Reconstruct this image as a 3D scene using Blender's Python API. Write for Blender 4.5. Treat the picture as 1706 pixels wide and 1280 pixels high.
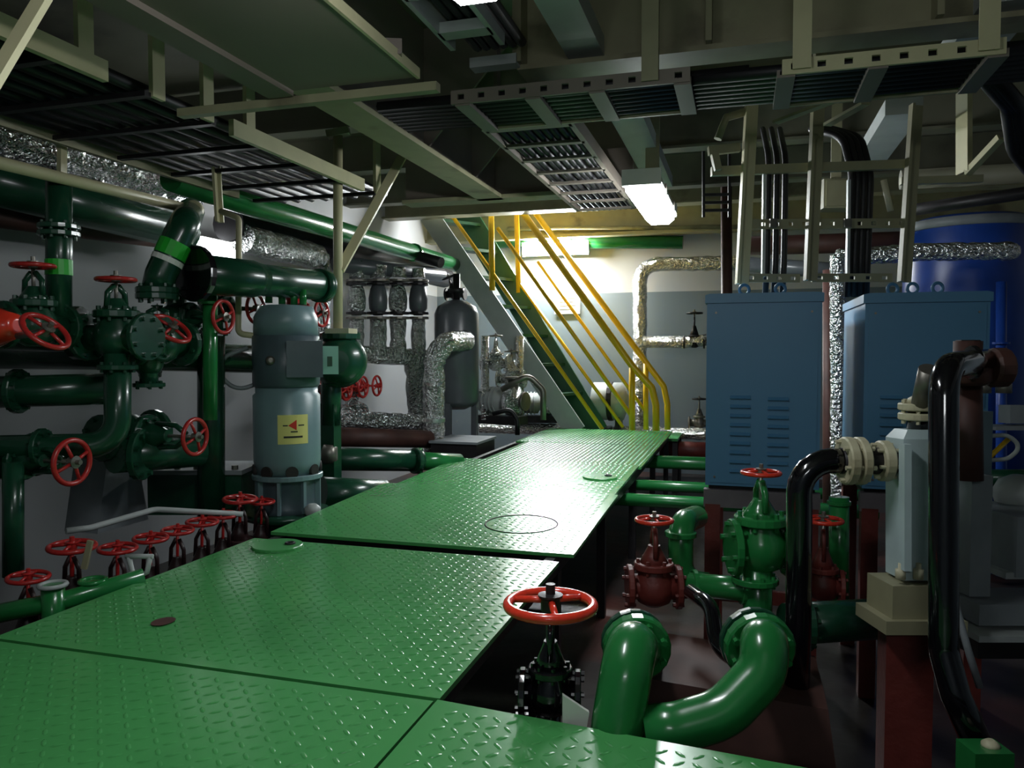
import bpy, bmesh, math, random
from mathutils import Vector as V, Matrix as M
random.seed(7)
for o in list(bpy.data.objects):
    bpy.data.objects.remove(o, do_unlink=True)
scene = bpy.context.scene
COL = scene.collection
# ------------------------------------------------------------------ camera
K = 0.52            # layout unit -> metres
FPX = 1290.0        # focal length in pixels of the 1706x1280 frame
HC = 1.25           # eye height over the walkway plates, layout units
YAW, PITCH = math.radians(16.5), math.atan(53 / FPX)
CF = V((-math.sin(YAW) * math.cos(PITCH), math.cos(YAW) * math.cos(PITCH), -math.sin(PITCH)))
CR = V((math.cos(YAW), math.sin(YAW), 0))
CU = CR.cross(CF)
CAMP = V((0, 0, HC))
cam_d = bpy.data.cameras.new('camera')
cam_d.sensor_fit = 'HORIZONTAL'
cam_d.sensor_width = 36.0
cam_d.lens = 36.0 * FPX / 1706.0
cam_d.clip_start = 0.02
cam = bpy.data.objects.new('camera', cam_d)
COL.objects.link(cam)
cam.location = CAMP * K
cam.rotation_euler = (math.pi / 2 - PITCH, 0, YAW)
scene.camera = cam
# ------------------------------------------------------------------ world, exposure, lamp levels
w = bpy.data.worlds.new('world')
scene.world = w
w.use_nodes = True
w.node_tree.nodes['Background'].inputs[0].default_value = (0.5, 0.55, 0.6, 1)
w.node_tree.nodes['Background'].inputs[1].default_value = 0.02
scene.view_settings.view_transform = 'Standard'
scene.view_settings.look = 'None'
scene.view_settings.exposure = 0.0
scene.view_settings.gamma = 1.0
scene.view_settings.use_curve_mapping = False
LAMP_TOP, LAMP_MID, LAMP_BACK, LAMP_LEFT, LAMP_REAR = 42.0, 55.0, 370.0, 15.0, 17.0

# ------------------------------------------------------------------ placing helpers (layout units)
def ray(u, v): return CF + CR * ((u - 853.0) / FPX) + CU * ((640.0 - v) / FPX)
def U(u, v, d): return CAMP + ray(u, v) * d
def UZ(u, v, z):
    r = ray(u, v); return CAMP + r * ((z - HC) / r.z)
def UX(u, v, x):
    r = ray(u, v); return CAMP + r * (x / r.x)
def UY(u, v, y):
    r = ray(u, v); return CAMP + r * (y / r.y)
def AX(u, v, r, up, t):   # direction given as right / up / towards the viewpoint at that spot
    f = ray(u, v).normalized(); x = f.cross(V((0, 0, 1))).normalized(); y = x.cross(f)
    return (x * r + y * up - f * t).normalized()
def S(px, d): return px * d / FPX
EX, EY, EZ = V((1, 0, 0)), V((0, 1, 0)), V((0, 0, 1))

# ------------------------------------------------------------------ materials
def lin(c):
    return tuple(((x / 255) / 12.92 if x / 255 <= 0.04045 else ((x / 255 + 0.055) / 1.055) ** 2.4) for x in c)
def mat(name, rgb, rough=0.5, metal=0.0, var=0.12, scale=9.0, bump=0.0, bscale=40.0, dirt=None, dirt_amt=0.0, coat=0.0, bdist=0.01):
    m = bpy.data.materials.new(name); m.use_nodes = True
    nt = m.node_tree; b = nt.nodes['Principled BSDF']
    c = lin(rgb)
    tc = nt.nodes.new('ShaderNodeTexCoord')
    nz = nt.nodes.new('ShaderNodeTexNoise'); nz.inputs['Scale'].default_value = scale; nz.inputs['Detail'].default_value = 5
    nt.links.new(tc.outputs['Object'], nz.inputs['Vector'])
    rp = nt.nodes.new('ShaderNodeValToRGB')
    rp.color_ramp.elements[0].position = 0.3; rp.color_ramp.elements[1].position = 0.7
    rp.color_ramp.elements[0].color = tuple(x * (1 - var) for x in c) + (1,)
    rp.color_ramp.elements[1].color = tuple(min(1, x * (1 + var)) for x in c) + (1,)
    nt.links.new(nz.outputs['Fac'], rp.inputs['Fac'])
    out = rp.outputs['Color']
    if dirt:
        n2 = nt.nodes.new('ShaderNodeTexNoise'); n2.inputs['Scale'].default_value = scale * 0.45; n2.inputs['Detail'].default_value = 8
        nt.links.new(tc.outputs['Object'], n2.inputs['Vector'])
        r2 = nt.nodes.new('ShaderNodeValToRGB')
        r2.color_ramp.elements[0].position = 0.62 - 0.3 * dirt_amt; r2.color_ramp.elements[1].position = 0.78 - 0.3 * dirt_amt
        nt.links.new(n2.outputs['Fac'], r2.inputs['Fac'])
        mx = nt.nodes.new('ShaderNodeMixRGB'); mx.inputs['Color2'].default_value = lin(dirt) + (1,)
        nt.links.new(r2.outputs['Color'], mx.inputs['Fac']); nt.links.new(out, mx.inputs['Color1'])
        out = mx.outputs['Color']
    nt.links.new(out, b.inputs['Base Color'])
    b.inputs['Roughness'].default_value = rough
    b.inputs['Metallic'].default_value = metal
    b.inputs['Coat Weight'].default_value = coat
    if bump:
        n3 = nt.nodes.new('ShaderNodeTexNoise'); n3.inputs['Scale'].default_value = bscale; n3.inputs['Detail'].default_value = 3
        nt.links.new(tc.outputs['Object'], n3.inputs['Vector'])
        bp = nt.nodes.new('ShaderNodeBump'); bp.inputs['Strength'].default_value = bump; bp.inputs['Distance'].default_value = bdist
        nt.links.new(n3.outputs['Fac'], bp.inputs['Height']); nt.links.new(bp.outputs['Normal'], b.inputs['Normal'])
    return m
def wall_mat(name, up, low, z):
    m = mat(name, up, 0.45, var=0.05, scale=1.5)
    nt = m.node_tree; b = nt.nodes['Principled BSDF']
    src = b.inputs['Base Color'].links[0].from_socket
    g = nt.nodes.new('ShaderNodeNewGeometry'); sx = nt.nodes.new('ShaderNodeSeparateXYZ')
    nt.links.new(g.outputs['Position'], sx.inputs[0])
    mt = nt.nodes.new('ShaderNodeMath'); mt.operation = 'LESS_THAN'; mt.inputs[1].default_value = z * K
    nt.links.new(sx.outputs['Z'], mt.inputs[0])
    mx = nt.nodes.new('ShaderNodeMixRGB'); mx.inputs['Color2'].default_value = lin(low) + (1,)
    nt.links.new(mt.outputs[0], mx.inputs['Fac']); nt.links.new(src, mx.inputs['Color1'])
    nt.links.new(mx.outputs[0], b.inputs['Base Color'])
    return m
def emit(name, rgb, s):
    m = bpy.data.materials.new(name); m.use_nodes = True
    b = m.node_tree.nodes['Principled BSDF']
    b.inputs['Base Color'].default_value = (0.9, 0.9, 0.9, 1)
    b.inputs['Emission Color'].default_value = rgb + (1,)
    b.inputs['Emission Strength'].default_value = s
    return m
PLATE = mat('green_deck_paint', (74, 156, 86), 0.25, var=0.06, scale=4, bump=0.12, bscale=14, bdist=0.006, dirt=(62, 134, 74), dirt_amt=0.2)
SILL = mat('mauve_grey_paint', (104, 98, 102), 0.5, var=0.12)
GREEN = mat('green_pipe_paint', (36, 120, 60), 0.24, var=0.15, scale=6, coat=0.3)
DGREEN = mat('dark_green_paint', (22, 66, 46), 0.27, var=0.2, scale=7, coat=0.2)
SGREEN = mat('stair_green_paint', (16, 74, 46), 0.4, var=0.15)
LIME = mat('lime_band_paint', (40, 176, 50), 0.4)
RED = mat('red_wheel_paint', (222, 58, 38), 0.25, var=0.1, coat=0.4)
DRED = mat('dull_red_paint', (176, 40, 38), 0.3, var=0.15, coat=0.2)
RUST = mat('red_brown_primer', (104, 42, 36), 0.5, var=0.25, bump=0.2)
DBODY = mat('dark_valve_paint', (46, 28, 28), 0.4, var=0.4)
BROWN = mat('brown_steel', (74, 46, 40), 0.6, var=0.3)
BLACK = mat('black_gloss_paint', (14, 13, 17), 0.14, var=0.1, coat=0.6)
CABLE = mat('cable_black', (16, 15, 20), 0.5, var=0.2)
DSTEEL = mat('dark_steel', (44, 42, 44), 0.45, metal=0.4, var=0.25)
STEEL = mat('worn_steel', (130, 126, 118), 0.4, metal=0.7, var=0.25)
CREAM = mat('cream_paint', (196, 190, 160), 0.5, var=0.12, dirt=(120, 100, 70), dirt_amt=0.2)
PALE = mat('pale_blue_paint', (186, 204, 206), 0.4, var=0.08, dirt=(120, 110, 100), dirt_amt=0.2)
OLIVE = mat('cream_olive_paint', (150, 146, 116), 0.5, var=0.1, dirt=(96, 88, 70), dirt_amt=0.15)
LOLIVE = mat('light_cream_paint', (192, 186, 148), 0.5, var=0.08)
DECK = mat('deckhead_paint', (122, 120, 102), 0.55, var=0.12, scale=3, dirt=(70, 66, 58), dirt_amt=0.2)
DUCT = mat('duct_paint', (124, 114, 104), 0.55, var=0.1, scale=2)
GREYP = mat('grey_machine_paint', (116, 142, 146), 0.35, var=0.08)
DGREYP = mat('dark_grey_machine_paint', (76, 92, 98), 0.35, var=0.1)
TANKG = mat('tank_grey_paint', (84, 88, 92), 0.3, var=0.08)
MGREY = mat('light_grey_frame_paint', (128, 134, 138), 0.5, var=0.15)
BLUE = mat('cabinet_blue_paint', (78, 128, 164), 0.4, var=0.04, scale=3)
TBLUE = mat('tank_blue_paint', (24, 64, 150), 0.35, var=0.1)
YELLOW = mat('yellow_rail_paint', (236, 188, 24), 0.35, var=0.08)
STRING = mat('stair_grey_paint', (168, 174, 172), 0.45, var=0.08)
FOIL = mat('crinkled_foil', (216, 216, 216), 0.15, metal=1.0, var=0.2, scale=14, bump=1.0, bscale=55, bdist=0.035)
TAPE = mat('foil_tape', (214, 212, 208), 0.3, metal=0.9, var=0.1, bump=0.3, bscale=60)
PAPER = mat('paper', (232, 232, 226), 0.7, var=0.02)
STICK = mat('yellow_sticker', (226, 218, 130), 0.6, var=0.04)
INK = mat('ink_black', (40, 38, 36), 0.7, var=0.05)
INKR = mat('ink_red', (214, 52, 34), 0.6, var=0.05)
MINT = mat('mint_plate', (150, 206, 186), 0.5, var=0.04)
WHITE = mat('white_plastic', (214, 214, 206), 0.4, var=0.04)
FLOORM = mat('oily_tank_top', (36, 29, 27), 0.42, var=0.5, scale=2.5, bump=0.4, bscale=8, dirt=(78, 38, 32), dirt_amt=0.35)
WALLM = wall_mat('bulkhead_paint', (206, 208, 212), (128, 142, 152), 2.37)
WALLL = wall_mat('side_bulkhead_paint', (198, 198, 198), (136, 138, 140), 2.37)
COOL = (0.93, 0.98, 1.0)
PLATE.node_tree.nodes['Principled BSDF'].inputs['Specular IOR Level'].default_value = 0.85

# ------------------------------------------------------------------ mesh helpers
class MB:
    def __init__(s): s.v = []; s.f = []; s.sm = []
    def add(s, vs, fs, smooth=False):
        n = len(s.v); s.v += [V(x) for x in vs]
        for f in fs: s.f.append([n + i for i in f]); s.sm.append(smooth)
        return s
    def box(s, c, size, ax=(EX, EY, EZ)):
        c = V(c); x, y, z = ax[0] * size[0] / 2, ax[1] * size[1] / 2, ax[2] * size[2] / 2
        vs = [c + x * i + y * j + z * k for k in (-1, 1) for j in (-1, 1) for i in (-1, 1)]
        return s.add(vs, [(0, 2, 3, 1), (4, 5, 7, 6), (0, 1, 5, 4), (2, 6, 7, 3), (0, 4, 6, 2), (1, 3, 7, 5)])
    def bb(s, a, b): # box by corners
        a, b = V(a), V(b); return s.box((a + b) / 2, [abs(b[i] - a[i]) for i in range(3)])
    def prof(s, poly, p0, p1, up=EZ):
        p0, p1 = V(p0), V(p1); d = (p1 - p0).normalized()
        x = d.cross(V(up)).normalized(); y = x.cross(d)
        n = len(poly)
        vs = [p + x * a + y * b for p in (p0, p1) for a, b in poly]
        fs = [(i, (i + 1) % n, n + (i + 1) % n, n + i) for i in range(n)]
        fs += [tuple(range(n - 1, -1, -1)), tuple(range(n, 2 * n))]
        return s.add(vs, fs)
    def beam(s, p0, p1, wd, h, up=EZ):
        a, b = wd / 2, h / 2
        return s.prof([(-a, -b), (a, -b), (a, b), (-a, b)], p0, p1, up)
    def angle(s, p0, p1, a, b, t, up=EZ): # L bar
        return s.prof([(0, 0), (a, 0), (a, t), (t, t), (t, b), (0, b)], p0, p1, up)
    def chan(s, p0, p1, a, b, t, up=EZ): # U channel, web along width a
        return s.prof([(-a/2, 0), (a/2, 0), (a/2, b), (a/2 - t, b), (a/2 - t, t), (-a/2 + t, t), (-a/2 + t, b), (-a/2, b)], p0, p1, up)
    def ibeam(s, p0, p1, wd, h, t, up=EZ):
        a, b = wd / 2, h
        return s.prof([(-a, 0), (a, 0), (a, t), (t/2, t), (t/2, b), (-t/2, b), (-t/2, t), (-a, t)], p0, p1, up)
    def ring(s, c, n, r, seg, x):
        y = n.cross(x); return [c + (x * math.cos(2 * math.pi * i / seg) + y * math.sin(2 * math.pi * i / seg)) * r for i in range(seg)]
    def tube(s, pts, r, seg=14, fillet=0.0, caps=True, arcn=6, wob=0.0):
        pts = [V(p) for p in pts]
        if fillet and len(pts) > 2:
            q = [pts[0]]
            for a, b, c in zip(pts, pts[1:], pts[2:]):
                d0, d1 = (a - b), (c - b); l0, l1 = d0.length, d1.length; d0.normalize(); d1.normalize()
                ang = d0.angle(d1)
                if ang > 3.05: q.append(b); continue
                t = min(fillet / math.tan(ang / 2), 0.48 * l0 if a != pts[0] else 0.95 * l0, 0.48 * l1 if c != pts[-1] else 0.95 * l1)
                s0, s1 = b + d0 * t, b + d1 * t
                R_ = t * math.tan(ang / 2)
                cen = b + (d0 + d1).normalized() * (R_ / math.sin(ang / 2))
                e0, e1 = s0 - cen, s1 - cen; tot = e0.angle(e1); axis = e0.cross(e1).normalized()
                for k in range(arcn + 1): q.append(cen + M.Rotation(tot * k / arcn, 3, axis) @ e0)
            q.append(pts[-1]); pts = q
        if wob:
            q = [pts[0]]
            for a, b in zip(pts, pts[1:]):
                n = max(1, int((b - a).length / (r * 0.55)))
                q += [a.lerp(b, (k + 1) / n) for k in range(n)]
            pts = q
        d = (pts[1] - pts[0]).normalized()
        x = d.orthogonal().normalized()
        vs = []; N = len(pts)
        for i, p in enumerate(pts):
            if i == 0: t = (pts[1] - p).normalized()
            elif i == N - 1: t = (p - pts[-2]).normalized()
            else: t = ((pts[i + 1] - p).normalized() + (p - pts[i - 1]).normalized()).normalized()
            rot = d.rotation_difference(t); x = (rot @ x); x = (x - t * x.dot(t)).normalized(); d = t
            rr = r * (1 + random.uniform(-wob, wob)) if wob else r
            rg = s.ring(p, t, rr, seg, x)
            if wob: rg = [p + (q - p) * (1 + random.uniform(-wob, wob)) for q in rg]
            vs += rg
        fs = [(i * seg + j, i * seg + (j + 1) % seg, (i + 1) * seg + (j + 1) % seg, (i + 1) * seg + j) for i in range(N - 1) for j in range(seg)]
        s.add(vs, fs, True)
        if caps:
            n = len(s.v) - N * seg
            s.f.append([n + j for j in range(seg - 1, -1, -1)]); s.sm.append(False)
            s.f.append([n + (N - 1) * seg + j for j in range(seg)]); s.sm.append(False)
        return s
    def lathe(s, p, ax, prof, seg=20, smooth=True):
        p, ax = V(p), V(ax).normalized(); x = ax.orthogonal().normalized()
        vs = []
        for h, r in prof: vs += s.ring(p + ax * h, ax, max(r, 1e-4), seg, x)
        N = len(prof)
        fs = [(i * seg + j, i * seg + (j + 1) % seg, (i + 1) * seg + (j + 1) % seg, (i + 1) * seg + j) for i in range(N - 1) for j in range(seg)]
        n = len(s.v); s.add(vs, fs, smooth)
        s.f.append([n + j for j in range(seg - 1, -1, -1)]); s.sm.append(False)
        s.f.append([n + (N - 1) * seg + j for j in range(seg)]); s.sm.append(False)
        return s
    def disc(s, p, ax, r, h, seg=20, ch=0.15):
        c = min(h, r) * ch
        return s.lathe(V(p) - V(ax).normalized() * h / 2, ax, [(0, r - c), (c, r), (h - c, r), (h, r - c)], seg, False)
    def torus(s, c, ax, R_, r, seg=32, ss=10):
        c, ax = V(c), V(ax).normalized(); x = ax.orthogonal().normalized(); y = ax.cross(x); vs = []
        for i in range(seg):
            a = 2 * math.pi * i / seg; e = x * math.cos(a) + y * math.sin(a)
            vs += [c + e * (R_ + r * math.cos(b)) + ax * r * math.sin(b) for b in (2 * math.pi * k / ss for k in range(ss))]
        fs = [(i * ss + j, ((i + 1) % seg) * ss + j, ((i + 1) % seg) * ss + (j + 1) % ss, i * ss + (j + 1) % ss) for i in range(seg) for j in range(ss)]
        return s.add(vs, fs, True)
    def mesh(s, name, m, org=V((0, 0, 0)), k=K):
        me = bpy.data.meshes.new(name)
        me.from_pydata([tuple((x - org) * k) for x in s.v], [], s.f)
        me.polygons.foreach_set('use_smooth', s.sm)
        if len(s.f) < 3000:
            bm = bmesh.new(); bm.from_mesh(me); bmesh.ops.recalc_face_normals(bm, faces=bm.faces); bm.to_mesh(me); bm.free()
        me.materials.append(m); me.update()
        return me

ORG = {}
def link(o, parent=None):
    COL.objects.link(o)
    if parent is not None: o.parent = parent
    return o
def tag(o, label, cat, group=None):
    o['label'] = label; o['category'] = cat
    if group: o['group'] = group
    return o
def thing(name, org, label, cat, group=None):
    o = bpy.data.objects.new(name, None); o.empty_display_size = 0.05
    o.location = V(org) * K; link(o); tag(o, label, cat, group); ORG[o.name] = V(org); return o
def solo(name, mb, m, label, cat, group=None, org=None):   # a thing that is one mesh (its parts may follow as children)
    org = V(org) if org is not None else mb.v[0].copy()
    o = bpy.data.objects.new(name, mb.mesh(name, m, org)); o.location = org * K
    link(o); tag(o, label, cat, group); ORG[o.name] = org; return o
def part(name, mb, m, parent, org=None, kind=None, label=None):
    org = V(org) if org is not None else mb.v[0].copy()
    o = bpy.data.objects.new(name, mb.mesh(name, m, org)); link(o, parent)
    o.location = (org - ORG[parent.name]) * K; ORG[o.name] = org
    if kind: o['kind'] = kind
    if label: o['label'] = label
    return o
def struct(name, mb, m):
    o = bpy.data.objects.new(name, mb.mesh(name, m)); link(o); o['kind'] = 'structure'; ORG[o.name] = V((0, 0, 0)); return o
SH = {}
def shared(key, fn, m):
    if (key, m.name) not in SH: SH[(key, m.name)] = fn().mesh(key, m, k=1.0)
    return SH[(key, m.name)]
def inst(name, me, parent, pos, ax, sc, spin=0.0):   # shared unit mesh with its z along ax
    o = bpy.data.objects.new(name, me); link(o, parent)
    q = EZ.rotation_difference(V(ax).normalized())
    po = ORG[parent.name]
    sc = sc if isinstance(sc, (tuple, list)) else (sc, sc, sc)
    o.matrix_local = M.Translation((V(pos) - po) * K) @ (q.to_matrix() @ M.Rotation(spin, 3, 'Z')).to_4x4() @ M.Diagonal([x * K for x in sc] + [1])
    ORG[o.name] = V(pos)
    return o
def inst_child(name, me, parent, mloc):   # sub-part placed in the parent's own scaled frame
    o = bpy.data.objects.new(name, me); link(o, parent); o.matrix_local = mloc; return o

# ------------------------------------------------------------------ recurring pieces
def m_rim(): return MB().torus((0, 0, 0), EZ, 0.89, 0.11)
def m_spoke():
    return MB().tube([(0.12, 0, 0.1), (0.45, 0, 0.06), (0.88, 0, 0)], 0.075, 8)
def m_hub(): return MB().lathe((0, 0, -0.12), EZ, [(0, 0.2), (0.26, 0.2), (0.3, 0.26), (0.34, 0.26), (0.36, 0.1), (0.56, 0.1)], 14, False)
def m_bolt(): return MB().lathe((0, 0, -0.5), EZ, [(0, 1), (1, 1)], 6, False)
def wheel(parent, c, ax, R_, m=RED, hub=STEEL, n=4, spin=0.4):
    o = inst('handwheel', shared('wheel_rim', m_rim, m), parent, c, ax, R_, spin)
    for k in range(n):
        inst_child('spoke', shared('wheel_spoke', m_spoke, m), o, M.Rotation(2 * math.pi * k / n, 4, 'Z'))
    inst_child('hub', shared('wheel_hub', m_hub, hub), o, M.Identity(4))
    return o
def flange(parent, p, ax, r, h, m, bolts=8, bm=None, seg=20):
    ax = V(ax).normalized()
    o = part('flange', MB().disc(p, ax, r, h, seg), m, parent, p)
    if bolts:
        x = ax.orthogonal().normalized(); y = ax.cross(x)
        for k in range(bolts):
            a = 2 * math.pi * (k + 0.5) / bolts
            inst('bolt', shared('bolt_head', m_bolt, bm or m), o, V(p) + (x * math.cos(a) + y * math.sin(a)) * r * 0.8, ax, (r * 0.1, r * 0.1, h * 2.0))
    return o
def pipe(name, pts, r, m, label, fl=(), fillet=0.0, group=None, cat='pipe', seg=16, wob=0.0, bolts=0, fm=None, fr=1.65, bands=()):
    pts = [V(p) for p in pts]
    o = solo(name, MB().tube(pts, r, seg, fillet, wob=wob), m, label, cat, group, pts[0])
    for p, ax in fl:
        flange(o, p, ax, r * fr, r * 0.42, fm or m, bolts)
    for p, ax, L, bm in bands:
        part('band', MB().disc(p, ax, r * 1.04, L, seg, 0.02), bm, o, p)
    return o
def valve(name, c, ax, R_, L, pdir, br, m, label, fl=None, wm=RED, group=None, hub=STEEL, n=4, spin=0.4, bonnet=None, yoke=True, bolts=6, small=False):
    """c: wheel centre, ax: direction body->wheel, L: distance wheel->pipe axis, pdir: pipe direction"""
    c, ax, pdir = V(c), V(ax).normalized(), V(pdir).normalized()
    b = c - ax * L; fl = fl or br * 1.6; bm = bonnet or m
    o = thing(name, b - ax * br, label, 'valve', group)
    mb = MB().lathe(b - ax * br * 0.95, ax, [(0, br * 0.35), (br * 0.25, br * 0.8), (br * 0.8, br), (br * 1.3, br * 0.95), (br * 1.75, br * 0.7), (br * 2.0, br * 0.66)], 18)
    part('body', mb, m, o)
    part('branch', MB().tube([b - pdir * fl, b - pdir * br * 0.5, b + pdir * br * 0.5, b + pdir * fl], br * 0.62, 16), m, o)
    for sg in (-1, 1): flange(o, b + pdir * fl * sg, pdir, br * 1.08, br * 0.28, m, 0 if small else bolts)
    t = br * 1.05
    flange(o, b + ax * t, ax, br * 0.98, br * 0.34, bm, 0 if small else bolts)
    room = max(L - t, br * 0.5)
    part('bonnet', MB().lathe(b + ax * t, ax, [(0, br * 0.8), (room * 0.25, br * 0.5), (room * 0.42, br * 0.3), (room * 0.45, br * 0.3)], 16), bm, o)
    part('stem', MB().tube([b + ax * (t + room * 0.2), c + ax * R_ * 0.1], R_ * 0.09, 10), hub, o)
    if yoke:
        sd = ax.cross(pdir).normalized()
        for sg in (-1, 1):
            q = b + ax * (t + room * 0.2)
            part('yoke_arm', MB().tube([q + sd * br * 0.55 * sg, q + sd * br * 0.5 * sg + ax * room * 0.4, q + sd * br * 0.12 * sg + ax * room * 0.62], br * 0.13, 8), bm, o)
    wheel(o, c, ax, R_, wm, hub, n, spin)
    return o
def slot_bar(name, p0, p1, h, t, n, m, parent, up=EZ):
    p0, p1 = V(p0), V(p1); d = p1 - p0; L = d.length; d.normalize(); y = d.cross(V(up)).normalized(); z = y.cross(d)
    mb = MB(); c = (p0 + p1) / 2; ax = (d, y, z)
    mb.box(c + z * h * 0.35, (L, t, h * 0.3), ax); mb.box(c - z * h * 0.35, (L, t, h * 0.3), ax)
    pitch = L / n; hw = min(pitch * 0.32, h * 0.8)
    xs = [0] + [pitch * (k + 0.5) for k in range(n)] + [L]
    for k in range(n + 1):
        a = 0 if k == 0 else xs[k] + hw / 2
        e = L if k == n else xs[k + 1] - hw / 2
        mb.box(p0 + d * (a + e) / 2, (e - a, t, h * 0.41), ax)
    return part(name, mb, m, parent, p0)
def lamp(name, c, ldir, out, L, W, strength, label):
    c, x, n = V(c), V(ldir).normalized(), V(out).normalized(); y = n.cross(x)
    o = thing(name, c, label, 'lamp')
    part('housing', MB().prof([(-W * .5, 0), (W * .5, 0), (W * .42, W * .3), (-W * .42, W * .3)], c - x * L * .5, c + x * L * .5, -n), WHITE, o)
    em = emit('lamp_glow_' + name + str(round(c.x * 100)), COOL, strength)
    part('diffuser', MB().prof([(-W * .47, 0), (-W * .44, -W * .22), (-W * .28, -W * .36), (W * .28, -W * .36), (W * .44, -W * .22), (W * .47, 0)], c - x * L * .47, c + x * L * .47, -n), em, o)
    for sg in (-1, 1):
        part('end_cap', MB().box(c + x * L * .5 * sg - n * W * .1, (L * .04, W * 1.02, W * .42), (x, y, n)), WHITE, o)
        part('clamp', MB().box(c + x * L * .25 * sg + y * W * .52 + n * W * .0, (L * .04, W * .06, W * .3), (x, y, n)), STEEL, o)
    return o
# ================================================================== the room
ZF, ZCE = -1.0, 3.95
XL, XR, YB, YN = -5.9, 5.2, 14.6, -2.6
struct('floor', MB().bb((XL - .2, YN - .2, ZF - .1), (XR + .2, YB + .2, ZF)), FLOORM)
struct('ceiling', MB().bb((XL - .2, YN - .2, ZCE), (XR + .2, YB + .2, ZCE + .1)), DECK)
struct('wall_left', MB().bb((XL - .1, YN, ZF), (XL, YB, ZCE)), WALLL)
struct('wall_back', MB().bb((XL, YB, ZF), (XR, YB + .1, ZCE)), WALLM)
struct('wall_right', MB().bb((XR, YN, ZF), (XR + .1, YB, ZCE)), WALLM)
struct('wall_rear', MB().bb((XL, YN - .1, ZF), (XR, YN, ZCE)), WALLM)
for y in (6.9, 8.9, 10.9):
    struct('ceiling_beam', MB().ibeam((XL, y, 3.5 if y > 8 else 3.42), (XR, y, 3.5 if y > 8 else 3.42), .22, .5, .03), DECK)
struct('ceiling_beam', MB().ibeam((XL, 12.25, 3.52), (XR, 12.25, 3.52), .3, .43, .03), OLIVE)
struct('ceiling_beam', MB().bb((XL, 14.1, 3.42), (XR, 14.16, ZCE)), OLIVE)
struct('ceiling_beam', MB().bb((XL, 14.0, 3.36), (XR, 14.3, 3.42)), OLIVE)
# deep web frame over the cable trays, with its stiffeners
zb = UY(1100, 92, 4.75).z
wx0 = UY(868, 60, 4.75).x
web = struct('ceiling_beam', MB().bb((wx0, 4.75, zb), (XR, 4.79, ZCE)), OLIVE)
part('flange', MB().bb((wx0, 4.66, zb - .03), (XR, 4.9, zb)), OLIVE, web)
for u, wd in ((868, 16), (1182, 10), (1560, 10)):
    x = UY(u, 40, 4.7).x
    part('stiffener', MB().bb((x - S(wd, 2.2), 4.6, zb), (x + S(wd, 2.2), 4.75, ZCE)), OLIVE, web)
# long girder running from the duct to the stair
gx = -2.74
g0, g1 = UZ(495, 160, 2.9), UZ(825, 332, 2.9)
gx = (g0.x + g1.x) / 2
gird = struct('ceiling_beam', MB().bb((gx + .05, g0.y - .6, 2.93), (gx + .09, g1.y, ZCE)), DUCT)
part('flange', MB().bb((gx - .08, g0.y - .6, 2.89), (gx + .2, g1.y, 2.93)), OLIVE, gird)
xe0, xe1 = UY(676, 335, g1.y).x, UY(1052, 348, g1.y).x
cb = struct('ceiling_beam', MB().bb((xe0, g1.y, 2.93), (xe1, g1.y + .04, 3.35)), DUCT)
part('flange', MB().bb((xe0, g1.y - .1, 2.89), (xe1, g1.y + .16, 2.93)), OLIVE, cb)
for y in (6.1, 7.3):
    part('bracket', MB().add([(gx + .09, y, 2.93), (gx + .09, y, ZCE), (gx + 1.0, y, ZCE), (gx + .09, y + .03, 2.93), (gx + .09, y + .03, ZCE), (gx + 1.0, y + .03, ZCE)],
                             [(0, 1, 2), (3, 5, 4), (0, 2, 5, 3), (0, 3, 4, 1), (1, 4, 5, 2)]), DUCT, gird)
# pale fore-and-aft beams overhead
for a, b, wd in (((1031, 170), (1088, 300), .25), ((1506, 190), (1462, 262), .26), ((1690, 0), (1560, 100), .3), ((905, -40), (945, 92), .22)):
    z = 3.05
    p, q = UZ(*a, z), UZ(*b, z)
    struct('ceiling_beam', MB().bb((p.x - wd / 2, p.y, z), (p.x + wd / 2, q.y + .4, z + .12)), STRING)
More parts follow.
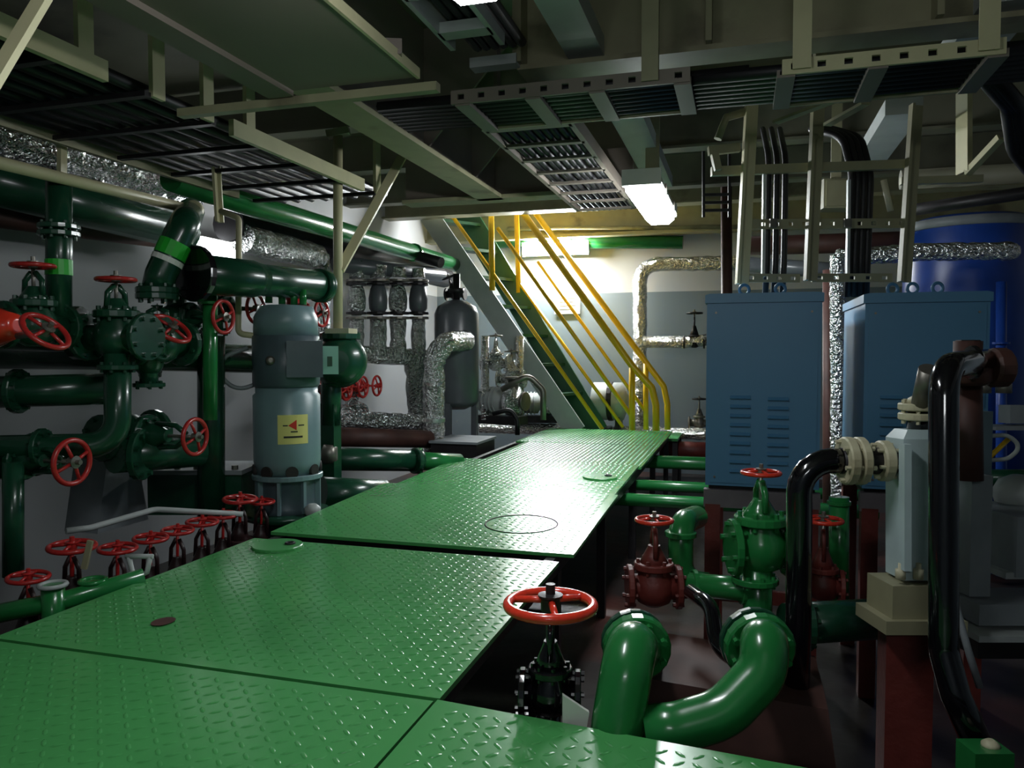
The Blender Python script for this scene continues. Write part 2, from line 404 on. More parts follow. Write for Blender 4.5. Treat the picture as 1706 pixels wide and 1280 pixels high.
# ================================================================== walkway plates
LUGN = [0]
def plate(poly, label, lids=(), holes=(), lug=True, stain=None):
    n = len(poly); t = .022
    vs = [V((x, y, 0)) for x, y in poly] + [V((x, y, -t)) for x, y in poly]
    fs = [tuple(range(n)), tuple(range(2 * n - 1, n - 1, -1))] + [(i, n + i, n + (i + 1) % n, (i + 1) % n) for i in range(n)]
    c = V((sum(p[0] for p in poly) / n, sum(p[1] for p in poly) / n, -t))
    o = thing('walkway_plate', c, label, 'floor plate', 'green chequer plates of the walkway')
    part('sheet', MB().add(vs, fs), PLATE, o, c)
    def inside(x, y, mgn=.03):
        for i in range(n):
            (x0, y0), (x1, y1) = poly[i], poly[(i + 1) % n]
            L = math.hypot(x1 - x0, y1 - y0)
            if ((x1 - x0) * (y - y0) - (y1 - y0) * (x - x0)) / L < mgn: return False
        return all((x - a) ** 2 + (y - b) ** 2 > (r + .03) ** 2 or (x - a) ** 2 + (y - b) ** 2 < (r - .03) ** 2 for a, b, r in holes)
    a = .056; L, wd, h = .025, .0075, .0036
    xs = [p[0] for p in poly]; ys = [p[1] for p in poly]
    mb = MB(); V_, F_ = [], []
    i0, i1 = int(min(xs) / a) - 1, int(max(xs) / a) + 1
    j0, j1 = int(min(ys) / a) - 1, int(max(ys) / a) + 1
    for i in range(i0, i1 + 1):
        for j in range(j0, j1 + 1):
            x, y = i * a, j * a
            if not inside(x, y): continue
            s_ = 1 if (i + j) % 2 else -1
            ca, sa = math.cos(math.radians(45 * s_)), math.sin(math.radians(45 * s_))
            k = len(V_)
            for px, py, pz in ((-L, 0, 0), (-L * .5, -wd, 0), (L * .5, -wd, 0), (L, 0, 0), (L * .5, wd, 0), (-L * .5, wd, 0), (-L * .5, 0, h), (L * .5, 0, h)):
                V_.append((x + px * ca - py * sa, y + px * sa + py * ca, pz + .0005))
            F_ += [(k, k + 1, k + 6), (k + 1, k + 2, k + 7, k + 6), (k + 2, k + 3, k + 7), (k + 3, k + 4, k + 7), (k + 4, k + 5, k + 6, k + 7), (k + 5, k, k + 6)]
    if V_: part('tread_lugs', MB().add(V_, F_, True), PLATE, o, c, kind='stuff')
    for x, y, r in lids:
        lid = part('inspection_lid', MB().disc((x, y, .008), EZ, r, .022, 28, .2), PLATE, o, (x, y, 0))
        part('lift_ring', MB().torus((x + r * .45, y + r * .2, .024), EZ, r * .17, r * .05, 14, 6), DSTEEL, lid)
    for x, y, r in holes:
        if r > 0.1: part('lid_joint', MB().torus((x, y, .0), EZ, r, .006, 30, 5), INK, o, (x, y, 0))
    if stain:
        x, y, r1, r2 = stain
        part('rust_mark', MB().add([(x + r1 * math.cos(k * .52), y + r2 * math.sin(k * .52), .0062) for k in range(12)], [tuple(range(12))]), BROWN, o, (x, y, 0))
    return o
L_, R_ = -3.13, -1.03
plate([(-4.3, -.4), (-1.055, -.4), (-1.045, 2.535), (-4.3, 2.535)], 'near green chequer plate filling the lower left of the view')
plate([(-1.035, -.4), (1.9, -.4), (1.9, 2.285), (-1.035, 2.55)], 'near green chequer plate below the bright red handwheel and large green elbows')
plate([(L_, 2.56), (R_, 2.56), (R_, 4.46), (L_, 4.46)], 'green plate with a round lid in its far corner and a small brown mark', lids=[(-2.84, 4.29, .16)], stain=(-2.55, 2.93, .05, .06))
warped = plate([(L_, 4.65), (-.98, 4.65), (-.98, 6.44), (L_, 6.44)], 'green plate beyond the wide dark gap, with a circular joint', holes=[(-1.5, 5.3, .26)])
warped.rotation_euler.x = math.radians(1.7); warped.location.z += .9 * math.radians(1.7) * K   # this sheet lies a little proud at its far edge
warped2 = plate([(L_, 6.46), (-1.05, 6.46), (-1.05, 8.38), (L_, 8.38)], 'glossy green plate with a raised round lid near its right edge', lids=[(-1.32, 7.5, .17)])
warped2.rotation_euler.x = math.radians(.8); warped2.location.z += .96 * math.radians(.8) * K
plate([(L_ + .25, 8.41), (-1.03, 8.41), (-1.03, 10.4), (L_ + .25, 10.4)], 'green plate second from the stair foot')
plate([(L_ + .1, 10.42), (-1.03, 10.42), (-1.03, 12.4), (L_ + .1, 12.4)], 'farthest green plate at the foot of the stair')
# steel frame below the plates
fr = thing('walkway_support', (-2.08, 7.5, ZF), 'dark steel angle frame and legs carrying the green walkway plates', 'support')
for x in (-3.06, -1.12):
    part('edge_bar', MB().bb((x - .03, 2.6, -.14), (x + .03, 12.38, -.026)), DSTEEL, fr)
    for y in (2.7, 4.74, 6.45, 8.4, 10.4, 12.3):
        part('leg', MB().bb((x - .035, y - .035, ZF), (x + .035, y + .035, -.14)), DSTEEL, fr)
for y in (2.66, 4.74, 6.45, 8.4, 10.41, 12.34):
    part('cross_bar', MB().bb((-3.03, y - .04, -.12), (-1.15, y + .04, -.028)), DSTEEL, fr)
fr2 = thing('landing_support', (-1.2, 1.0, ZF), 'dark steel frame under the two nearest green plates', 'support')
part('edge_bar', MB().beam((-1.0, 2.44, -.09), (1.85, 2.19, -.09), .06, .12), DSTEEL, fr2)
part('edge_bar', MB().bb((-4.25, 2.42, -.15), (-1.06, 2.5, -.03)), DSTEEL, fr2)
for x, y in ((-4.2, 2.46), (-1.9, 2.46), (-.95, 2.4), (1.8, 2.16), (-4.2, -.3), (1.8, -.3)):
    part('leg', MB().bb((x - .035, y - .035, ZF), (x + .035, y + .035, -.05)), DSTEEL, fr2)

# ================================================================== lamps
p = UZ(802, 14, 2.5)
lamp('ceiling_lamp', p + V((0, -.48, .09)), EY, -EZ, .95, .24, LAMP_TOP, 'white fluorescent lamp overhead, cut off by the top of the picture')
a, b = UZ(1082, 312, 2.55), UZ(1090, 366, 2.55)
lamp('ceiling_lamp', V(((a.x + b.x) / 2, (a.y + b.y) / 2, 2.6)), EY, -EZ, b.y - a.y, .3, LAMP_MID, 'glowing fluorescent lamp hanging at the end of the cable ladder')
c = UY(925, 414, 14.2)
lamp('wall_lamp', c, EX, V((0, -.97, -.25)), 1.22, .26, LAMP_BACK, 'long fluorescent lamp on the far bulkhead behind the yellow handrails')
c = UX(348, 414, XL + .12)
lamp('wall_lamp', c, EY, V((.95, 0, -.3)), .9, .24, LAMP_LEFT, 'glowing lamp on the side bulkhead half hidden behind green piping')
lamp('wall_lamp', V((.3, YN + .12, 2.45)), EX, V((0, .93, -.3)), 1.25, .3, LAMP_REAR, 'fluorescent lamp on the bulkhead behind the viewpoint')
for nm, pts, lab in (('lamp_hanger', [(p.x, p.y - .48, 2.66), (p.x, p.y - .48, ZCE)], 'flat steel hanger of the nearest overhead lamp'),
                ('lamp_hanger', [((a.x + b.x) / 2, (a.y + b.y) / 2, 2.69), ((a.x + b.x) / 2, (a.y + b.y) / 2, 3.5)], 'flat steel hanger of the lamp by the cable ladder')):
    solo(nm, MB().beam(pts[0], pts[1], .12, .03, EY), OLIVE, lab, 'bracket')

# ================================================================== overhead: duct, trays, hangers
x0, x1 = UZ(230, 0, 2.72).x, UZ(545, 0, 2.72).x
ye = UZ(660, 118, 2.72).y
ye = UZ(610, 138, 2.72).y
d = thing('drip_tray', ((x0 + x1) / 2, 1.5, 2.72), 'large dull grey flat steel tray slung across the top of the view', 'tray')
part('sheet', MB().bb((x0, -2.5, 2.72), (x1, ye, 2.74)), DUCT, d)
part('edge_bar', MB().bb((x1 - .005, -2.5, 2.71), (x1 + .012, ye, 2.765)), LOLIVE, d)
part('edge_bar', MB().bb((x0 - .16, -2.5, 2.69), (x0, ye, 2.75)), DUCT, d)
part('stiffener', MB().angle((x0, ye - .5, 2.74), (x1, ye - .2, 2.74), .08, .1, .02), DUCT, d)
for yy in (-1.5, .8, 3.0):
    for xx in (x0 + .1, x1 - .1): part('hanger', MB().bb((xx - .03, yy - .03, 2.74), (xx + .03, yy + .03, ZCE)), DUCT, d)
y = ye + .05
a, b = UY(300, 165, y), UY(730, 128, y)
a.z = b.z = 2.675
solo('cross_bar', MB().beam(a, b, .06, S(15, 4)), OLIVE, 'grey flat bar crossing under the end of the air duct', 'bar')
# fore-and-aft tray beside the duct: rungs and cables
xa, xb = x1 + .05, wx0 + .02
t = thing('cable_tray', (xa, 3.2, 3.0), 'cable tray with dark rungs between the duct and the deep beam', 'cable tray')
for u0, v0, u1, v1 in ((545, 14, 840, 0), (622, 76, 862, 56), (694, 128, 870, 112)):
    q = UZ(u0, v0, 3.0)
    part('rung', MB().chan((xa, q.y, 3.0), (xb, q.y, 3.0), .1, .06, .015), STRING, t)
for x in (xa, xb): part('side_rail', MB().bb((x - .015, 1.6, 3.0), (x + .015, ye + .4, 3.12)), STRING, t)
for k in range(6):
    x = xa + .08 + k * .055
    solo('cable', MB().tube([(x, .5, 3.1), (x, 4.5, 3.09)], .03, 8), CABLE, 'black cable lying in the tray beside the duct', 'cable', 'cables beside the duct')
# two transverse slotted trays
def ttray(u0, v0, u1, v1, yf, yb, n, lab, rungs, hang, glab):
    p, q = UY(u0, v0, yf), UY(u1, v1, yf); z = (p.z + q.z) / 2
    p.z = q.z = z
    t = thing('cable_tray', (p.x, yf, z), lab, 'cable tray')
    slot_bar('side_rail', p, q, S(24, 4.2), .02, n, LOLIVE if u0 > 1200 else DUCT, t)  # left rail painted darker for its shade, right rail lighter as if lit
    part('side_rail', MB().bb((p.x, yb - .01, z - .04), (q.x, yb + .01, z + .04)), OLIVE, t)
    for f in rungs:
        x = p.x + (q.x - p.x) * f
        part('rung', MB().chan((x, yf, z - .05), (x, yb, z - .05), .09, .04, .015), DUCT, t)
    for u, v in hang:
        x = UY(u, v, yf).x
        part('hanger', MB().angle((x, yf - .03, z - .02), (x, yf - .03, ZCE), .09, .05, .012, EY), LOLIVE if u > 1200 else OLIVE, t)
    for k in range(7):
        yy = yf + .07 + k * (yb - yf - .12) / 6
        solo('cable', MB().tube([(p.x - .5, yy, z + .01), ((p.x + q.x) / 2, yy, z + .005), (q.x + .3, yy, z + .01)], .036, 8), CABLE, glab, 'cable', 'cables in the ' + ('right' if u0 > 1200 else 'left') + ' slotted tray')
    return z
zt = ttray(752, 160, 1150, 128, 4.3, 4.85, 11, 'slotted cable tray crossing overhead left of the hanging strap', (.05, .36, .63, .97), ((1098, 60),), 'black cable in the left slotted tray')
ttray(1303, 108, 1676, 82, 4.3, 4.85, 8, 'slotted cable tray crossing overhead above the blue cabinets', (.02, .45, .97), ((1352, 40), (1664, 40)), 'black cable in the slotted tray over the cabinets')
# receding ladder tray
z = 2.76
pl, pr_ = UZ(815, 225, z), UZ(950, 205, z); e = UZ(985, 352, z)
xl, xr = pl.x, pr_.x
t = thing('cable_ladder', (xl, pl.y, z), 'ladder tray full of cables receding to the middle lamp', 'cable tray')
for x in (xl, xr): part('side_rail', MB().bb((x - .02, pr_.y, z), (x + .02, e.y, z + .1)), DUCT, t)
n = 8
for k in range(n):
    y = pr_.y + .05 + (e.y - pr_.y - .1) * k / (n - 1)
    part('rung', MB().bb((xl, y - .03, z), (xr, y + .03, z + .02)), DUCT, t)
for k in range(9):
    x = xl + .06 + k * (xr - xl - .12) / 8
    solo('cable', MB().tube([(x, pr_.y - .2, z + .06), (x + random.uniform(-.02, .02), (pr_.y + e.y) / 2, z + .055), (x, e.y + .2, z + .06)], .027, 8), CABLE,
         'dark cable lying on the receding ladder tray', 'cable', 'cables on the receding ladder tray')
for y in (pr_.y + .3, e.y - .2):
    for x in (xl, xr): part('hanger', MB().bb((x - .012, y - .04, z + .05), (x + .012, y + .04, ZCE)), DUCT, t)
# left tray
z = 2.75
A0, A1, A2, A3 = UZ(-30, 40, z), UZ(170, 122, z), UZ(390, 213, z), UZ(630, 308, z)
xA = (A1.x + A2.x) / 2; xB = UZ(250, 278, z).x
t = thing('cable_tray', (xA, 3, z), 'wide cable tray under the deckhead at the upper left with cream rails', 'cable tray')
part('side_rail', MB().bb((xA - .02, 1.8, z - .05), (xA + .02, A1.y, z + .06)), LOLIVE, t)
part('side_rail', MB().bb((xA - .02, A2.y, z - .05), (xA + .02, A3.y, z + .06)), LOLIVE, t)
part('side_rail', MB().bb((xB - .02, 1.8, z - .04), (xB + .02, A3.y, z + .04)), OLIVE, t)
for k in range(9):
    y = 2.0 + k * .58
    part('rung', MB().bb((xB, y - .025, z - .03), (xA, y + .025, z)), DSTEEL, t)
for u, v in ((140, 75), (262, 160), (345, 190), (415, 190), (628, 290)):
    y = UX(u, v, xA).y
    part('hanger', MB().bb((xA - .015, y - .05, z - .02), (xA + .015, y + .05, ZCE)), LOLIVE, t)
for k in range(8):
    x = xB + .1 + k * (xA - xB - .2) / 7
    solo('cable', MB().tube([(x, 1.5, z + .04), (x, 4.0, z + .04), (x + .02, A3.y + .6, z + .05)], .04, 8), CABLE, 'black cable on the wide upper left tray', 'cable', 'cables on the wide left tray')
a, b = U(85, -25, 2.7), U(-20, 150, 2.5)
solo('diagonal_strut', MB().beam(a, b, S(22, 2.6), .03, -CF), LOLIVE, 'cream flat strut slanting across the top left corner', 'strut')
# stanchion with brace
a, b = U(563, 215, 6.75), U(563, 548, 6.75)
t = thing('stanchion', b, 'cream pipe stanchion with a slanting brace behind the grey motor', 'stanchion')
part('post', MB().tube([b, a], S(8, 6.75), 12), LOLIVE, t)
part('brace', MB().beam(U(672, 258, 7.4), U(566, 450, 6.75), S(15, 6.8), S(8, 6.8), CF), LOLIVE, t)
part('foot', MB().box(b - V((-.03, 0, .02)), (S(44, 6.75), S(30, 6.75), S(8, 6.75))), CREAM, t)
part('top_bar', MB().beam(U(545, 225, 6.75), U(582, 218, 6.75), .1, .06), OLIVE, t)
# ================================================================== stair
YS0, YS1 = 12.55, 13.3
n0, n1 = UY(702, 340, YS0), UY(960, 720, YS0)
f0, f1 = UY(764, 338, YS1), UY(994, 720, YS1)
st = thing('stair', n1, 'steep ship stair with grey and green sides and yellow handrails', 'stair')
part('stringer', MB().beam(n0, n1, .05, .34, EZ), STRING, st)
part('stringer', MB().beam(f0, f1, .05, .42, EZ), SGREEN, st)
zs = UY(760, 362, YS0).z
for k in range(8):
    z = zs - k * .5
    if z < .08: break
    ta = (n0.z - z) / (n0.z - n1.z); tb = (f0.z - z) / (f0.z - f1.z)
    a, b = n0.lerp(n1, ta), f0.lerp(f1, tb)
    part('tread', MB().add([a + V((-.17, .03, 0)), a + V((.19, .03, 0)), b + V((.19, -.03, 0)), b + V((-.17, -.03, 0)),
                            a + V((-.17, .03, -.05)), a + V((.19, .03, -.05)), b + V((.19, -.03, -.05)), b + V((-.17, -.03, -.05))],
                           [(0, 1, 2, 3), (7, 6, 5, 4), (0, 4, 5, 1), (1, 5, 6, 2), (2, 6, 7, 3), (3, 7, 4, 0)]), SGREEN, st)
def rail(nm, px, Y, r, fillet=0.0):
    part(nm, MB().tube([UY(u, v, Y) for u, v in px], r, 10, fillet), YELLOW, st)
rail('handrail', [(858, 336), (1053, 610), (1086, 646), (1093, 676), (1093, 719)], YS0, .056, .12)
rail('mid_rail', [(829, 380), (1051, 692)], YS0, .034)
rail('mid_rail', [(738, 338), (1004, 716)], YS0, .034)
rail('post', [(1053, 608), (1053, 720)], YS0, .05)
rail('post', [(818, 332), (820, 484)], YS0, .05)
rail('handrail', [(878, 336), (1088, 620), (1106, 644), (1112, 674), (1112, 716)], YS1, .05, .12)
rail('mid_rail', [(896, 436), (1074, 684)], YS1, .03)
rail('mid_rail', [(866, 474), (1038, 712)], YS1, .03)
rail('post', [(1076, 604), (1076, 716)], YS1, .045)
rail('post', [(860, 332), (864, 488)], YS1, .045)
ld = thing('stair_landing', (-2, 13, ZF), 'green steel landing under the stair foot', 'platform')
part('top_plate', MB().bb((-3.0, 12.43, -.16), (-.95, 13.42, -.12)), PLATE, ld)
for x, y in ((-2.9, 12.55), (-1.0, 12.55), (-2.9, 13.35), (-1.0, 13.35)):
    part('leg', MB().bb((x - .04, y - .04, ZF), (x + .04, y + .04, -.16)), DSTEEL, ld)

# ================================================================== far bulkhead fittings
def YP(pts, y): return [UY(u, v, y) for u, v in pts]
pipe('wall_pipe', YP([(826, 404), (1138, 404)], 14.3), S(11, 14), GREEN, 'green pipe running level along the far bulkhead behind the long lamp', group='pipes on the far bulkhead')
pipe('foil_pipe', YP([(1066, 728), (1066, 441), (1240, 438)], 14.1), S(12, 13.7), FOIL, 'foil wrapped pipe rising beside the yellow rail and turning right at an elbow', fillet=.3, wob=.05, group='foil wrapped pipes')
pipe('foil_pipe', YP([(1072, 570), (1150, 570), (1178, 566)], 13.9), S(10, 13.6), FOIL, 'short level foil wrapped pipe with a small valve left of the blue cabinet', fillet=.1, wob=.05, group='foil wrapped pipes')
valve('stop_valve', UY(1157, 522, 13.9), EZ, S(14, 13.6), S(48, 13.6), EX, S(10, 13.6), DSTEEL, 'small dark valve standing on the short foil pipe beside the cabinet', wm=DSTEEL, small=True)
valve('stop_valve', UY(1165, 665, 13.9), EZ, S(12, 13.6), S(40, 13.6), EX, S(10, 13.6), STEEL, 'small steel valve low on the far bulkhead by the cabinet corner', wm=DSTEEL, small=True)
pipe('conduit', YP([(846, 382), (1230, 378)], 14.0), S(3.5, 13.8), OLIVE, 'thin cream conduit running under the far deck beam')
pipe('foil_pipe', YP([(800, 712), (1185, 724)], 13.75), S(10, 13.6), FOIL, 'long level foil wrapped pipe low across the foot of the stair', wob=.04, group='foil wrapped pipes')
pipe('primer_pipe', YP([(1100, 748), (1200, 752)], 12.9), S(14, 12.6), RUST, 'thick red-brown pipe just below the long foil pipe')
sg = UY(945, 507, 14.56)
s = thing('notice', sg, 'white printed notice on the far bulkhead seen between the handrails', 'notice')
part('sheet', MB().box(sg, (S(46, 14), .012, S(34, 14))), PAPER, s)
for k in range(4):
    part('text_line', MB().box(sg + V((random.uniform(-.02, .02), -.008, .11 - k * .07)), (S(30 - 5 * (k % 2), 14), .004, .012)), STEEL, s)
# horizontal receiver behind the stair foot
c0, c1 = UY(985, 668, 13.7), UY(1040, 668, 13.7)
t = thing('receiver_drum', c0 - V((0, 0, S(38, 13.6))), 'light grey drum lying level behind the stair foot', 'drum')
part('shell', MB().lathe(c0, EX, [(0, .12), (.05, S(32, 13.6)), (.58, S(32, 13.6)), (.66, .12)], 20), STRING, t)
part('strap', MB().disc(c0 + V((.36, 0, 0)), EX, S(33.5, 13.6), .09, 20), DSTEEL, t)
for dx in (.12, .5): part('foot', MB().bb(c0 + V((dx - .04, -.2, -.9)), c0 + V((dx + .04, .2, -.25))), DSTEEL, t)

# ================================================================== grey tank, foil elbow and small pumps beyond the walkway
d = 11.2
c = U(761, 668, d); top = U(761, 500, d).z
t = thing('pressure_tank', V((c.x, c.y, ZF)), 'dark grey upright pressure tank with domed top left of the stair', 'tank')
r = S(37, d); h = top - c.z
part('shell', MB().lathe(c, EZ, [(-.12, r * .4), (-.05, r * .85), (0, r), (h * .86, r), (h * .93, r * .86), (h * .98, r * .5), (h, r * .15)], 28), TANKG, t)
for k in range(3):
    a = k * 2.094 + .4
    q = c + V((math.cos(a) * r * .8, math.sin(a) * r * .8, 0))
    part('leg', MB().bb((q.x - .04, q.y - .04, ZF), (q.x + .04, q.y + .04, q.z + .1)), TANKG, t)
part('nozzle', MB().lathe(V((c.x, c.y, top - .03)), EZ, [(0, .05), (.12, .05), (.13, .11), (.19, .11), (.2, .05), (.4, .05)], 14), DSTEEL, t)
valve('stop_valve', U(748, 462, d), V((-.3, -.3, 1)), S(13, d), S(30, d), EX, S(10, d), DSTEEL, 'small dark valve on top of the grey pressure tank', wm=DSTEEL, small=True)
pipe('steam_pipe', [U(735, 438, 11.4), U(700, 428, 11.6), U(620, 400, 12)], S(9, 11.4), DSTEEL, 'dark bare pipe leaving the pressure tank upwards to the left', fillet=.1)
d = 10.3
pipe('foil_pipe', [U(775, 568, 10.9), U(742, 570, d), U(723, 598, d), U(723, 758, d)], S(18, d), FOIL, 'bright foil wrapped pipe with a bent top in front of the grey pressure tank', fillet=.28, wob=.06, group='foil wrapped pipes',
     bands=[(U(723, 640, d), EZ, .05, TAPE), (U(723, 700, d), EZ, .05, TAPE)])
b = U(790, 732, 10.2)
t = thing('machine_bed', V((b.x, b.y, ZF)), 'low grey steel bed plate under the pressure tank', 'platform')
part('top_plate', MB().bb((b.x - .5, b.y - .35, b.z - .03), (-3.2, b.y + .45, b.z)), MGREY, t)
part('skirt', MB().bb((b.x - .48, b.y - .33, ZF), (-3.22, b.y + .43, b.z - .03)), DSTEEL, t)
def small_pump(u, v, d, s, lab, ax=EX):
    c = U(u, v, d); ax = V(ax).normalized(); sd = EZ.cross(ax)
    t = thing('small_pump', V((c.x, c.y, c.z - s * 1.1)), lab, 'pump')
    part('motor', MB().lathe(c, ax, [(-s * 1.6, s * .3), (-s * 1.5, s * .55), (-s * .3, s * .6), (-s * .2, s * .4), (0, s * .4)], 18), STRING, t)
    part('casing', MB().lathe(c, ax, [(0, s * .5), (s * .1, s * .7), (s * .5, s * .7), (s * .6, s * .3), (s * .9, s * .3)], 18), FOIL, t)
    part('suction_flange', MB().disc(c + ax * s * .95, ax, s * .45, s * .12, 16), STEEL, t)
    part('discharge_neck', MB().lathe(c + ax * s * .3 + EZ * s * .4, EZ, [(0, s * .25), (s * .6, s * .25), (s * .62, s * .42), (s * .74, s * .42)], 14), STEEL, t)
    part('base', MB().box(c - ax * s * .4 - EZ * s * .9, (s * 2.4, s * 1.0, s * .4), (ax, sd, EZ)), DSTEEL, t)
    for k in range(5): part('fin', MB().disc(c - ax * s * (.5 + k * .2), ax, s * .66, s * .05, 18), STRING, t)
small_pump(846, 668, 12.4, .34, 'small pale pump in the cluttered corner right of the pressure tank', V((1, -.3, 0)))
small_pump(905, 672, 14.2, .32, 'small pale pump under the lower end of the stair', V((1, .2, 0)))
for u, v, dd, lab in ((826, 590, 12.6, 'tall bright valve in the clutter beside the pressure tank'), (852, 616, 12.8, 'low bright valve in the clutter under the stair'), (880, 600, 13.9, 'rear bright valve in the clutter under the stair')):
    valve('stop_valve', U(u, v - 30, dd), EZ, S(12, dd), S(45, dd), EX, S(14, dd), FOIL, lab, wm=STEEL, small=True)
pipe('riser_pipe', [U(808, 560, 12.5), U(808, 700, 12.5)], S(7, 12.5), FOIL, 'thin shiny riser just right of the pressure tank', fl=[(U(808, 600, 12.5), EZ), (U(808, 650, 12.5), EZ)])
pipe('riser_pipe', [U(866, 560, 12.9), U(866, 700, 12.9)], S(7, 12.9), FOIL, 'thin shiny riser behind the grey stair side', fl=[(U(866, 622, 12.9), EZ), (U(866, 660, 12.9), EZ)])
pipe('loop_pipe', [U(835, 650, 12.2), U(880, 625, 12.2), U(905, 650, 12.2), U(905, 700, 12.2)], S(5, 12.2), STEEL, 'thin bent steel pipe arching over the small pale pump', fillet=.15)
pipe('black_hose', [U(820, 690, 11.6), U(850, 682, 11.6), U(862, 700, 11.6), U(862, 725, 11.6)], S(4, 11.6), CABLE, 'black hose curving down behind the bed plate', fillet=.12, cat='hose')

# ================================================================== foil valve manifold on the side bulkhead
d = 10.2
ords = ('first', 'second', 'third', 'fourth')
for k, (u, va, vb, wpx) in enumerate(((594, 436, 600, 24), (630, 442, 598, 27), (663, 446, 590, 27), (697, 448, 596, 24))):
    dd = d + k * .25
    t = thing('foil_riser', U(u, vb, dd), ords[k] + ' foil clad riser with a flanged valve, counted from the stanchion', 'pipe', 'foil clad risers with valves')
    part('lower_cladding', MB().tube([U(u, vb, dd), U(u, 532, dd)], S(wpx / 2, dd), 12, wob=.07), FOIL, t)
    part('valve_body', MB().lathe(U(u, 526, dd), EZ, [(0, S(8, dd)), (S(12, dd), S(15, dd)), (S(28, dd), S(16, dd)), (S(44, dd), S(13, dd)), (S(56, dd), S(8, dd))], 14), TANKG if k % 2 else FOIL, t)
    part('upper_cladding', MB().tube([U(u, 464, dd), U(u, va, dd)], S(wpx / 2, dd), 12, wob=.07), FOIL, t)
    for v in (468, 474, 522, 530): part('flange', MB().disc(U(u, v, dd), EZ, S(wpx * .72, dd), S(4, dd), 16), DSTEEL if v in (474, 522) else STEEL, t)
pipe('foil_header', [U(575, 588, 10.0), U(716, 598, 11.2)], S(15, 10.3), FOIL, 'foil clad header joining the four valve risers at the bottom', wob=.07, group='foil wrapped pipes')
pipe('foil_header', [U(560, 440, 9.9), U(735, 458, 11.6)], S(13, 10.4), TANKG, 'dull grey header across the tops of the four valve risers', group='foil wrapped pipes')
pipe('foil_pipe', [U(690, 590, 10.9), U(697, 735, 11.1)], S(16, 10.9), FOIL, 'short foil bend under the fourth riser', wob=.06, group='foil wrapped pipes')
pipe('foil_pipe', [UX(538, 424, -5.3), UX(540, 600, -5.3)], S(14, 8.3), FOIL, 'upright foil wrapped pipe just left of the cream stanchion', wob=.07, group='foil wrapped pipes')
pipe('foil_pipe', [U(552, 698, 9.4), U(720, 706, 10.6)], S(15, 9.6), FOIL, 'level foil wrapped pipe low behind the motor', wob=.06, group='foil wrapped pipes')
pipe('brown_pipe', [U(556, 728, 9.2), U(715, 732, 10.2)], S(16, 9.4), BROWN, 'dark brown pipe below the level foil pipe behind the motor', group='dark pipes')
valve('drain_valve', U(590, 655, 9.6), V((.15, -.1, 1)), S(8, 9.6), S(34, 9.6), EY, S(15, 9.6), FOIL, 'foil clad valve body below the three little red wheels', wm=DSTEEL, small=True, fl=.2)
for k, (u, v, wpx, hpx) in enumerate(((577, 648, 26, 42), (605, 645, 24, 38), (628, 643, 20, 36))):
    dd = 9.0 + k * .35
    valve('gauge_valve', U(u, v, dd), EX, S(hpx / 2, dd), .3, EZ, .085, DRED, ords[k] + ' of three little red wheels behind the motor, starting beside it', wm=DRED, small=True, group='three little red wheel valves', hub=DRED)

g_ = [U(577, 648, 9.0) - EX * .3, U(605, 645, 9.35) - EX * .3, U(628, 643, 9.7) - EX * .3]
pipe('gauge_header', [V((g_[0].x, g_[0].y - .25, ZF)), g_[0] - V((0, .25, 0)), g_[0], g_[1], g_[2]], .05, DSTEEL, 'dark small-bore header behind the three little red wheels', fillet=.1)
# ================================================================== pipes along the side bulkhead, upper left
def XP(pts, x): return [UX(u, v, x) for u, v in pts]
pipe('foil_pipe', XP([(-70, 212), (120, 266), (326, 322)], -5.2), .14, FOIL, 'thick foil wrapped pipe under the deckhead at the left edge', wob=.06, group='foil wrapped pipes')
pipe('foil_pipe', XP([(404, 398), (528, 428)], -5.3), .165, FOIL, 'bright thick foil wrapped pipe above the green header', wob=.05, group='foil wrapped pipes')
pipe('overhead_pipe', XP([(285, 296), (420, 342), (760, 442)], -4.75), .12, GREEN, 'long green overhead pipe slanting down towards the stair', group='green overhead pipes', fl=[(UX(690, 421, -4.75), EY)], fr=1.15)
pipe('overhead_pipe', XP([(-60, 290), (120, 338), (310, 388)], -5.1), .17, DGREEN, 'thick dark green overhead pipe above the left valves', group='green overhead pipes')
pipe('overhead_pipe', XP([(-40, 355), (150, 382), (300, 402)], -5.4), .09, BROWN, 'dark brown pipe below the thick dark green overhead pipe', group='dark pipes')
pipe('overhead_pipe', XP([(380, 372), (740, 462)], -5.45), .2, DSTEEL, 'dark bare pipe under the long green overhead pipe', group='dark pipes')
t = pipe('vent_pipe', XP([(-40, 262), (322, 350)], -3.9), .036, LOLIVE, 'slim cream pipe ending in a round cap at the upper left')
part('end_cap', MB().disc(UX(323, 350, -3.9), -CF, .07, .05, 18), LOLIVE, t)
pipe('conduit', [U(368, 352, 6.3), U(398, 364, 6.2), U(397, 556, 6.1), U(425, 560, 6.1)], S(5, 6.2), LOLIVE, 'white conduit bent down beside the grey motor', fillet=.05)
solo('pipe_hanger', MB().beam(U(104, 150, 5.6), U(103, 318, 5.6), S(18, 5.6), .03, CR), LOLIVE, 'short cream hanger above the banded green riser', 'bracket')
solo('pipe_hanger', MB().angle(U(358, 278, 6.4), U(364, 372, 6.4), S(16, 6.4), S(10, 6.4), .02, CR), LOLIVE, 'cream angle hanger above the slanted green pipe', 'bracket')

